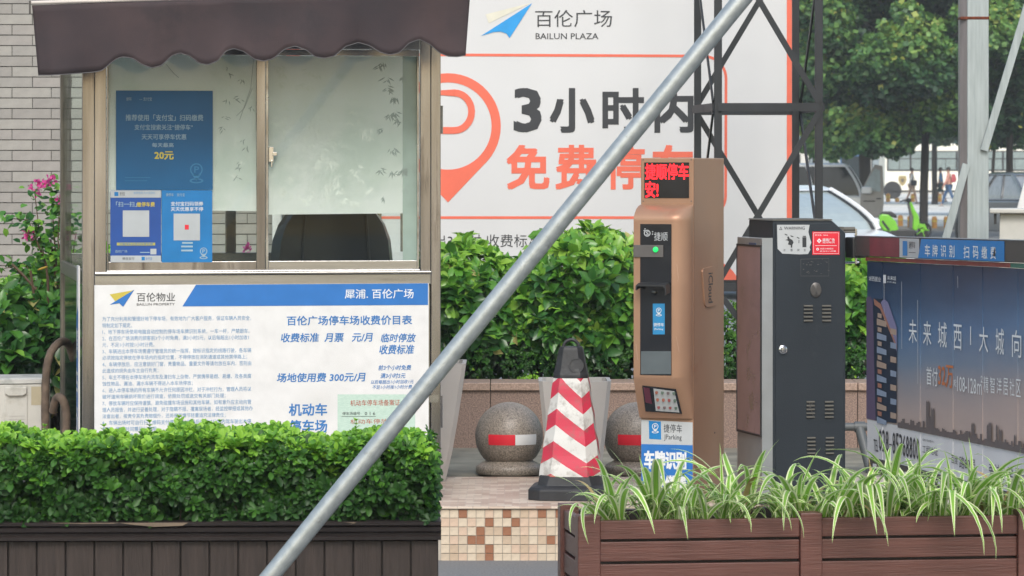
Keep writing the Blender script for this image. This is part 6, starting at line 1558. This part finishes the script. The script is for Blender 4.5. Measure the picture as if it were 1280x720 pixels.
for u in (.42, 6.9):
    wheel(bus, u, .16, .45, .3)
    b = MB(); b.M = Matrix.Translation((u, -.008, .45)) @ Matrix.Rotation(R(90),4,'X'); b.lathe([(.01,-.004),(.50,-.004),(.50,.004),(.01,.004)], n=28); b.build('wheel_arch', M_blackpl, bus)
b = MB(); b.box(.02, L_-.02, -.012, .0, .36, .46); b.build('skirt', M_blackpl, bus)

# posts on the kerb
M_ypost = mat('yellow_post_paint', (.50,.24,.05), .5, var=.12)
near = [(1125.5,283),(1137.5,284),(1168,285),(1183,285)]
M_cream = flat('post_cap', (.6,.5,.3), .5)
def kpost(px, py, h, lab, grp):
    d = (ZC-.12)*F/(py-HZ); f = Fr(px, d, 0, .118); r_ = f.root('kerb_post', lab, 'bollard', grp); w_ = 3.4*d/F if h > .25 else 3*d/F
    w_ = {0:.078,1:.11}[1 if d > 140 else 0]
    b = MB(); b.lathe([(w_,0),(w_,h*.82),(w_*.9,h*.93),(w_*.6,h),(.005,h*1.02)], n=16); b.build('post_body', M_ypost, r_, smooth=True)
    b = MB(); b.lathe([(w_*1.03,h*.55),(w_*1.03,h*.68)], n=16); b.build('reflective_band', M_yellow, r_)
desc = ['short yellow post left of the scooter handlebar, on the near kerb','short yellow post right behind the scooter steering column','short yellow post on the near kerb just right of the dark tree trunk','short yellow post on the near kerb left of the square post foot']
for (x,y), l in zip(near, desc): kpost(x, y, .33, l, 'short yellow kerb posts')
for (x,l) in ((1110,'far yellow post beside the edge of the open van door'),(1121.5,'small far yellow post near the front wheel of the bus'),(1141,'far yellow post between the walker in white and the tree trunk'),(1174.5,'far yellow post at the feet of the person in blue')): kpost(x, 252.5, .42 if x != 1121.5 else .2, l, 'short yellow kerb posts')

# scooter
sf = Fr(1128, 93.0, 0, .0); sc = sf.root('green_scooter', 'bright green electric scooter parked beside the dark tree trunk', 'scooter')
M_lime = mat('lime_plastic', (.17,.50,.03), .35, var=.05); S = 93/F
def sp_(x, y): return ((x-1128)*S, ZC-(y-HZ)*S)
for x, r in ((1106,.24),(1153,.24)):
    w0 = bpy.data.objects.new('wheel', None); COL.objects.link(w0); w0.parent = sc; w0.location = (sp_(x,0)[0],0,.24)
    b = MB(); b.M = Matrix.Rotation(R(90),4,'X'); 
    loops=[]; 
    for k in range(24):
        a = 2*math.pi*k/24; loops.append([((r-.03+.03*math.cos(q))*math.cos(a), (r-.03+.03*math.cos(q))*math.sin(a), .035*math.sin(q)) for q in [2*math.pi*j/8 for j in range(8)]])
    loops.append(loops[0]); b.loft(loops, caps=False); b.build('tyre', M_tyre, w0, smooth=True)
    b = MB(); b.M = Matrix.Rotation(R(90),4,'X'); b.lathe([(.01,-.04),(.05,-.04),(.05,.04),(.01,.04)], n=12)
    for k in range(5): a = R(72*k); b.tube([(0,0,0),((r-.05)*math.cos(a),(r-.05)*math.sin(a),0)], .013, 6)
    b.build('rim', M_lime if x > 1130 else M_rim, w0, smooth=True)
def sprism(name, pts, y0, y1, m, bev=.02): b = MB(); b.prism([sp_(*p) for p in pts], y0, y1); return b.build(name, m, sc, bev=bev)
sprism('rear_body', [(1098,272),(1101,267),(1110,268),(1119,276),(1123,287),(1119,290),(1104,289),(1099,282)], -.15, .15, M_lime, .04)
sprism('rear_panel', [(1101,277),(1103,275),(1112,287),(1109,288)], -.165, -.145, M_blackpl)
sprism('seat', [(1100,267),(1104,264),(1113,264),(1120,268),(1121,273),(1117,272),(1109,269),(1101,270)], -.13, .13, M_blackpl, .03)
sprism('footboard', [(1115,287),(1143,287),(1145,291),(1140,296),(1112,296),(1108,291)], -.15, .15, M_blackpl)
sprism('leg_shield', [(1136,253),(1139,252),(1143,262),(1148,270),(1149,281),(1145,289),(1140,287),(1141,272),(1138,262)], -.13, .13, M_lime, .03)
sprism('inner_shield', [(1134,254),(1137,253),(1141,268),(1141,286),(1136,286),(1137,268)], -.10, .10, M_gunm, .02)
sprism('front_fender', [(1145,284),(1149,279),(1156,281),(1159,287),(1157,288),(1153,284),(1148,286)], -.07, .07, M_lime, .01)
b = MB(); b.tube([(*[sp_(1136,250)[0]],0,sp_(0,250)[1]),(sp_(1153,284)[0],0,.26)], .025, 8); b.tube([(sp_(1136,250)[0],-.28,sp_(0,251)[1]),(sp_(1135,249)[0],0,sp_(0,249)[1]),(sp_(1130,251)[0]-.02,.26,sp_(0,251)[1])], .018, 8); b.build('handlebar', M_blackpl, sc, smooth=True)
sprism('dashboard', [(1131,250),(1135,247.5),(1139,248.5),(1138.5,253),(1135,253.5)], -.07, .07, M_blackpl)
b = MB(); b.tube([(sp_(1136,249)[0],-.06,sp_(0,249)[1]),(sp_(1128,250)[0],-.2,sp_(0,250.5)[1]),(sp_(1124,252.5)[0],-.26,sp_(0,252)[1])], .02, 8); b.build('grip', M_blackpl, sc, smooth=True)

# ================================================================ people
def skin(name, verts, edges, radii, m, parent, root_i=0):
    me = bpy.data.meshes.new(name); me.from_pydata(verts, edges, []); o = link(name, me, m, parent)
    md = o.modifiers.new('skin','SKIN'); md.use_smooth_shade = True
    for i, r_ in enumerate(radii): me.skin_vertices[0].data[i].radius = (r_, r_) if not isinstance(r_, tuple) else r_
    me.skin_vertices[0].data[root_i].use_root = True
    s = o.modifiers.new('sub','SUBSURF'); s.levels = 1; s.render_levels = 1; return o
M_skin = flat('skin', (.42,.24,.17), .55); M_hair = flat('hair', (.015,.012,.01), .6)
def person(px, py_feet, label, H_, shirt, pants, facing, stride, bag=None, cap=None, short=False, skirt=False):
    d = (ZC-.12)*F/(py_feet-HZ); f = Fr(px, d, facing, .12); r_ = f.root('person', label, 'person'); k = H_/1.7; s = stride
    V=[];E=[];Rr=[]
    def v(x,y,z,r,p=None):
        V.append((x*k,y*k,z*k)); Rr.append(tuple(a*k for a in r) if isinstance(r,tuple) else r*k); i = len(V)-1
        if p is not None: E.append((p,i)); 
        return i
    # x forward, y sideways
    pel = v(0,0,.93,(.14,.10)); wst = v(0,0,1.08,(.125,.09),pel); che = v(.01,0,1.28,(.16,.105),wst); nek = v(.01,0,1.44,.055,che); 
    hd0 = v(.02,0,1.52,(.066,.07),nek); hd1 = v(.025,0,1.60,(.078,.088),hd0); hd2 = v(.02,0,1.67,(.06,.066),hd1)
    leg=[];arm=[]
    for sd_, ph in ((-1,1),(1,-1)):
        hip = v(.0,sd_*.09,.88,.085,pel); kn = v(ph*s*.5+.03,sd_*.09,.50,.058,hip); an = v(ph*s-(.05 if ph<0 else 0),sd_*.09,.09+(0.05 if ph<0 else 0),.038,kn); toe = v(ph*s+.13,sd_*.10,.03,.03,an); leg.append((hip,kn,an))
        sh = v(0,sd_*.17,1.39,.055,che); el_ = v(-ph*s*.25,sd_*.22,1.13,.040,sh); wr = v(-ph*s*.45+.08,sd_*.22,.90,.027,el_); pm = v(-ph*s*.5+.09,sd_*.22,.84,(.036,.018),wr); arm.append((sh,el_,wr))
        for q in range(4): a = v(-ph*s*.5+.055+.024*q,sd_*.222,.785-.004*abs(q-1.5),.009,pm); v(-ph*s*.5+.062+.024*q,sd_*.215,.752+.006*abs(q-1.5),.008,a)
        v(-ph*s*.5+.135,sd_*.205,.80,.010,pm)
    skin('body', V, E, Rr, M_skin, r_)
    def cloth(nm, ids, m, grow, ext=None):
        idx = {a:i for i,a in enumerate(ids)}; vs = [V[a] for a in ids]; es = [(idx[a],idx[b_]) for a,b_ in E if a in idx and b_ in idx]; rr = []
        for a in ids: q = Rr[a]; rr.append(tuple(x+grow*k for x in q) if isinstance(q,tuple) else q+grow*k)
        skin(nm, vs, es, rr, m, r_)
    arms = [a for t in arm for a in (t if not short else t[:2])]; cloth('shirt', [wst,pel,che]+arms, shirt, .018)
    legs_ = [a for t in leg for a in (t[:3] if pants[1]=='long' else t[:2])]; cloth('trousers', [pel]+legs_, pants[0], .014)
    b = MB(); b.M = Matrix.Translation((.012*k,0,1.645*k)); b.lathe([(.085*k,-.075*k),(.096*k,-.02*k),(.092*k,.03*k),(.065*k,.075*k),(.002,.09*k)], n=14); b.build('hair' if not cap else 'cap', cap or M_hair, r_, smooth=True)
    b = MB(); b.M = Matrix.Translation((.105*k,0,1.585*k)); b.lathe([(.004,-.02*k),(.014*k,-.012*k),(.010*k,.02*k),(.002,.03*k)], n=8); b.build('nose', M_skin, r_, smooth=True)
    for sd_ in (-1,1):
        b = MB(); b.M = Matrix.Translation((.10*k,sd_*.03*k,1.61*k)); b.lathe([(.001,-.008),(.008,0),(.001,.008)], n=8); b.build('eye', M_hair, r_)
        b = MB(); b.M = Matrix.Translation((.02*k,sd_*.09*k,1.59*k)); b.lathe([(.002,-.03*k),(.014*k,-.01*k),(.016*k,.02*k),(.002,.032*k)], n=8); b.build('ear', M_skin, r_, smooth=True)
    for (h_,kn,an) in leg:
        a = V[an]; b = MB(); b.box(a[0]-.07, a[0]+.17, a[1]-.045, a[1]+.045, max(0,a[2]-.09), a[2]-.01); b.build('shoe', flat('shoe', (.30,.28,.27)), r_, bev=.02)
    return f, r_, k, d
M_pink = mat('pink_shirt', (.52,.25,.20), .8); M_jean = mat('blue_jeans', (.045,.10,.20), .8); M_wshirt = mat('white_shirt', (.68,.68,.68), .8); M_beige = mat('beige_shorts', (.45,.33,.25), .8); M_blues = mat('blue_shirt', (.12,.28,.50), .8); M_dkgreen = mat('dark_shorts', (.02,.06,.055), .8)
f, r_, k, d = person(1186, 258, 'person walking in pink shirt and blue jeans, with a red backpack', 1.72, M_pink, (M_jean,'long'), 168, .30)
b = MB(); b.loft([[(-.30,-.13,1.08),(-.13,-.15,1.05),(-.13,.15,1.05),(-.30,.13,1.08)],[(-.33,-.14,1.2),(-.13,-.15,1.2),(-.13,.15,1.2),(-.33,.14,1.2)],[(-.27,-.12,1.42),(-.13,-.13,1.44),(-.13,.13,1.44),(-.27,.12,1.42)]]); o = b.build('backpack', mat('backpack_red', (.40,.07,.08), .7), None, bev=.03); o.location=(f.ox,f.oy,f.z); o.rotation_euler=(0,0,R(168)); tag(o, 'red backpack on the back of the person in pink', 'backpack')
f, r_, k, d = person(1139.5, 254.5, 'person in white top and beige shorts walking in front of the bus', 1.68, M_wshirt, (M_beige,'short'), 10, .22, short=True)
b = MB(); b.loft([[(-.12,-.40,.86),(.13,-.40,.86),(.13,-.27,.86),(-.12,-.27,.86)],[(-.14,-.41,1.05),(.15,-.41,1.05),(.14,-.27,1.05),(-.13,-.27,1.05)],[(-.10,-.37,1.12),(.11,-.37,1.12),(.11,-.29,1.12),(-.10,-.29,1.12)]]); b.tube([(-.08,-.33,1.1),(0,-.24,1.40),(.09,-.33,1.1)], .012, 6); o = b.build('shoulder_bag', M_tower, None, bev=.02); o.location=(f.ox,f.oy,f.z); o.rotation_euler=(0,0,R(10)); tag(o, 'dark shoulder bag carried by the person in white', 'bag')
person(1176, 254, 'person in a pale blue shirt and dark shorts walking beside the one in pink', 1.70, M_blues, (M_dkgreen,'short'), 175, .2, short=True)

# ================================================================ light haze
hz_ = MB(); hz_.box(-80, 130, -30, 262, -1.0, 22)
M_haze = bpy.data.materials.new('haze'); M_haze.use_nodes = True; nth = M_haze.node_tree; nth.nodes.remove(nth.nodes['Principled BSDF'])
pv_ = N(nth,'ShaderNodeVolumePrincipled'); pv_.inputs['Color'].default_value = (.93,.96,1,1); pv_.inputs['Density'].default_value = .0007
nth.links.new(pv_.outputs[0], nth.nodes['Material Output'].inputs['Volume'])
HAZE = True
if HAZE: tag(hz_.build('haze', M_haze), kind='stuff')
flush_text()
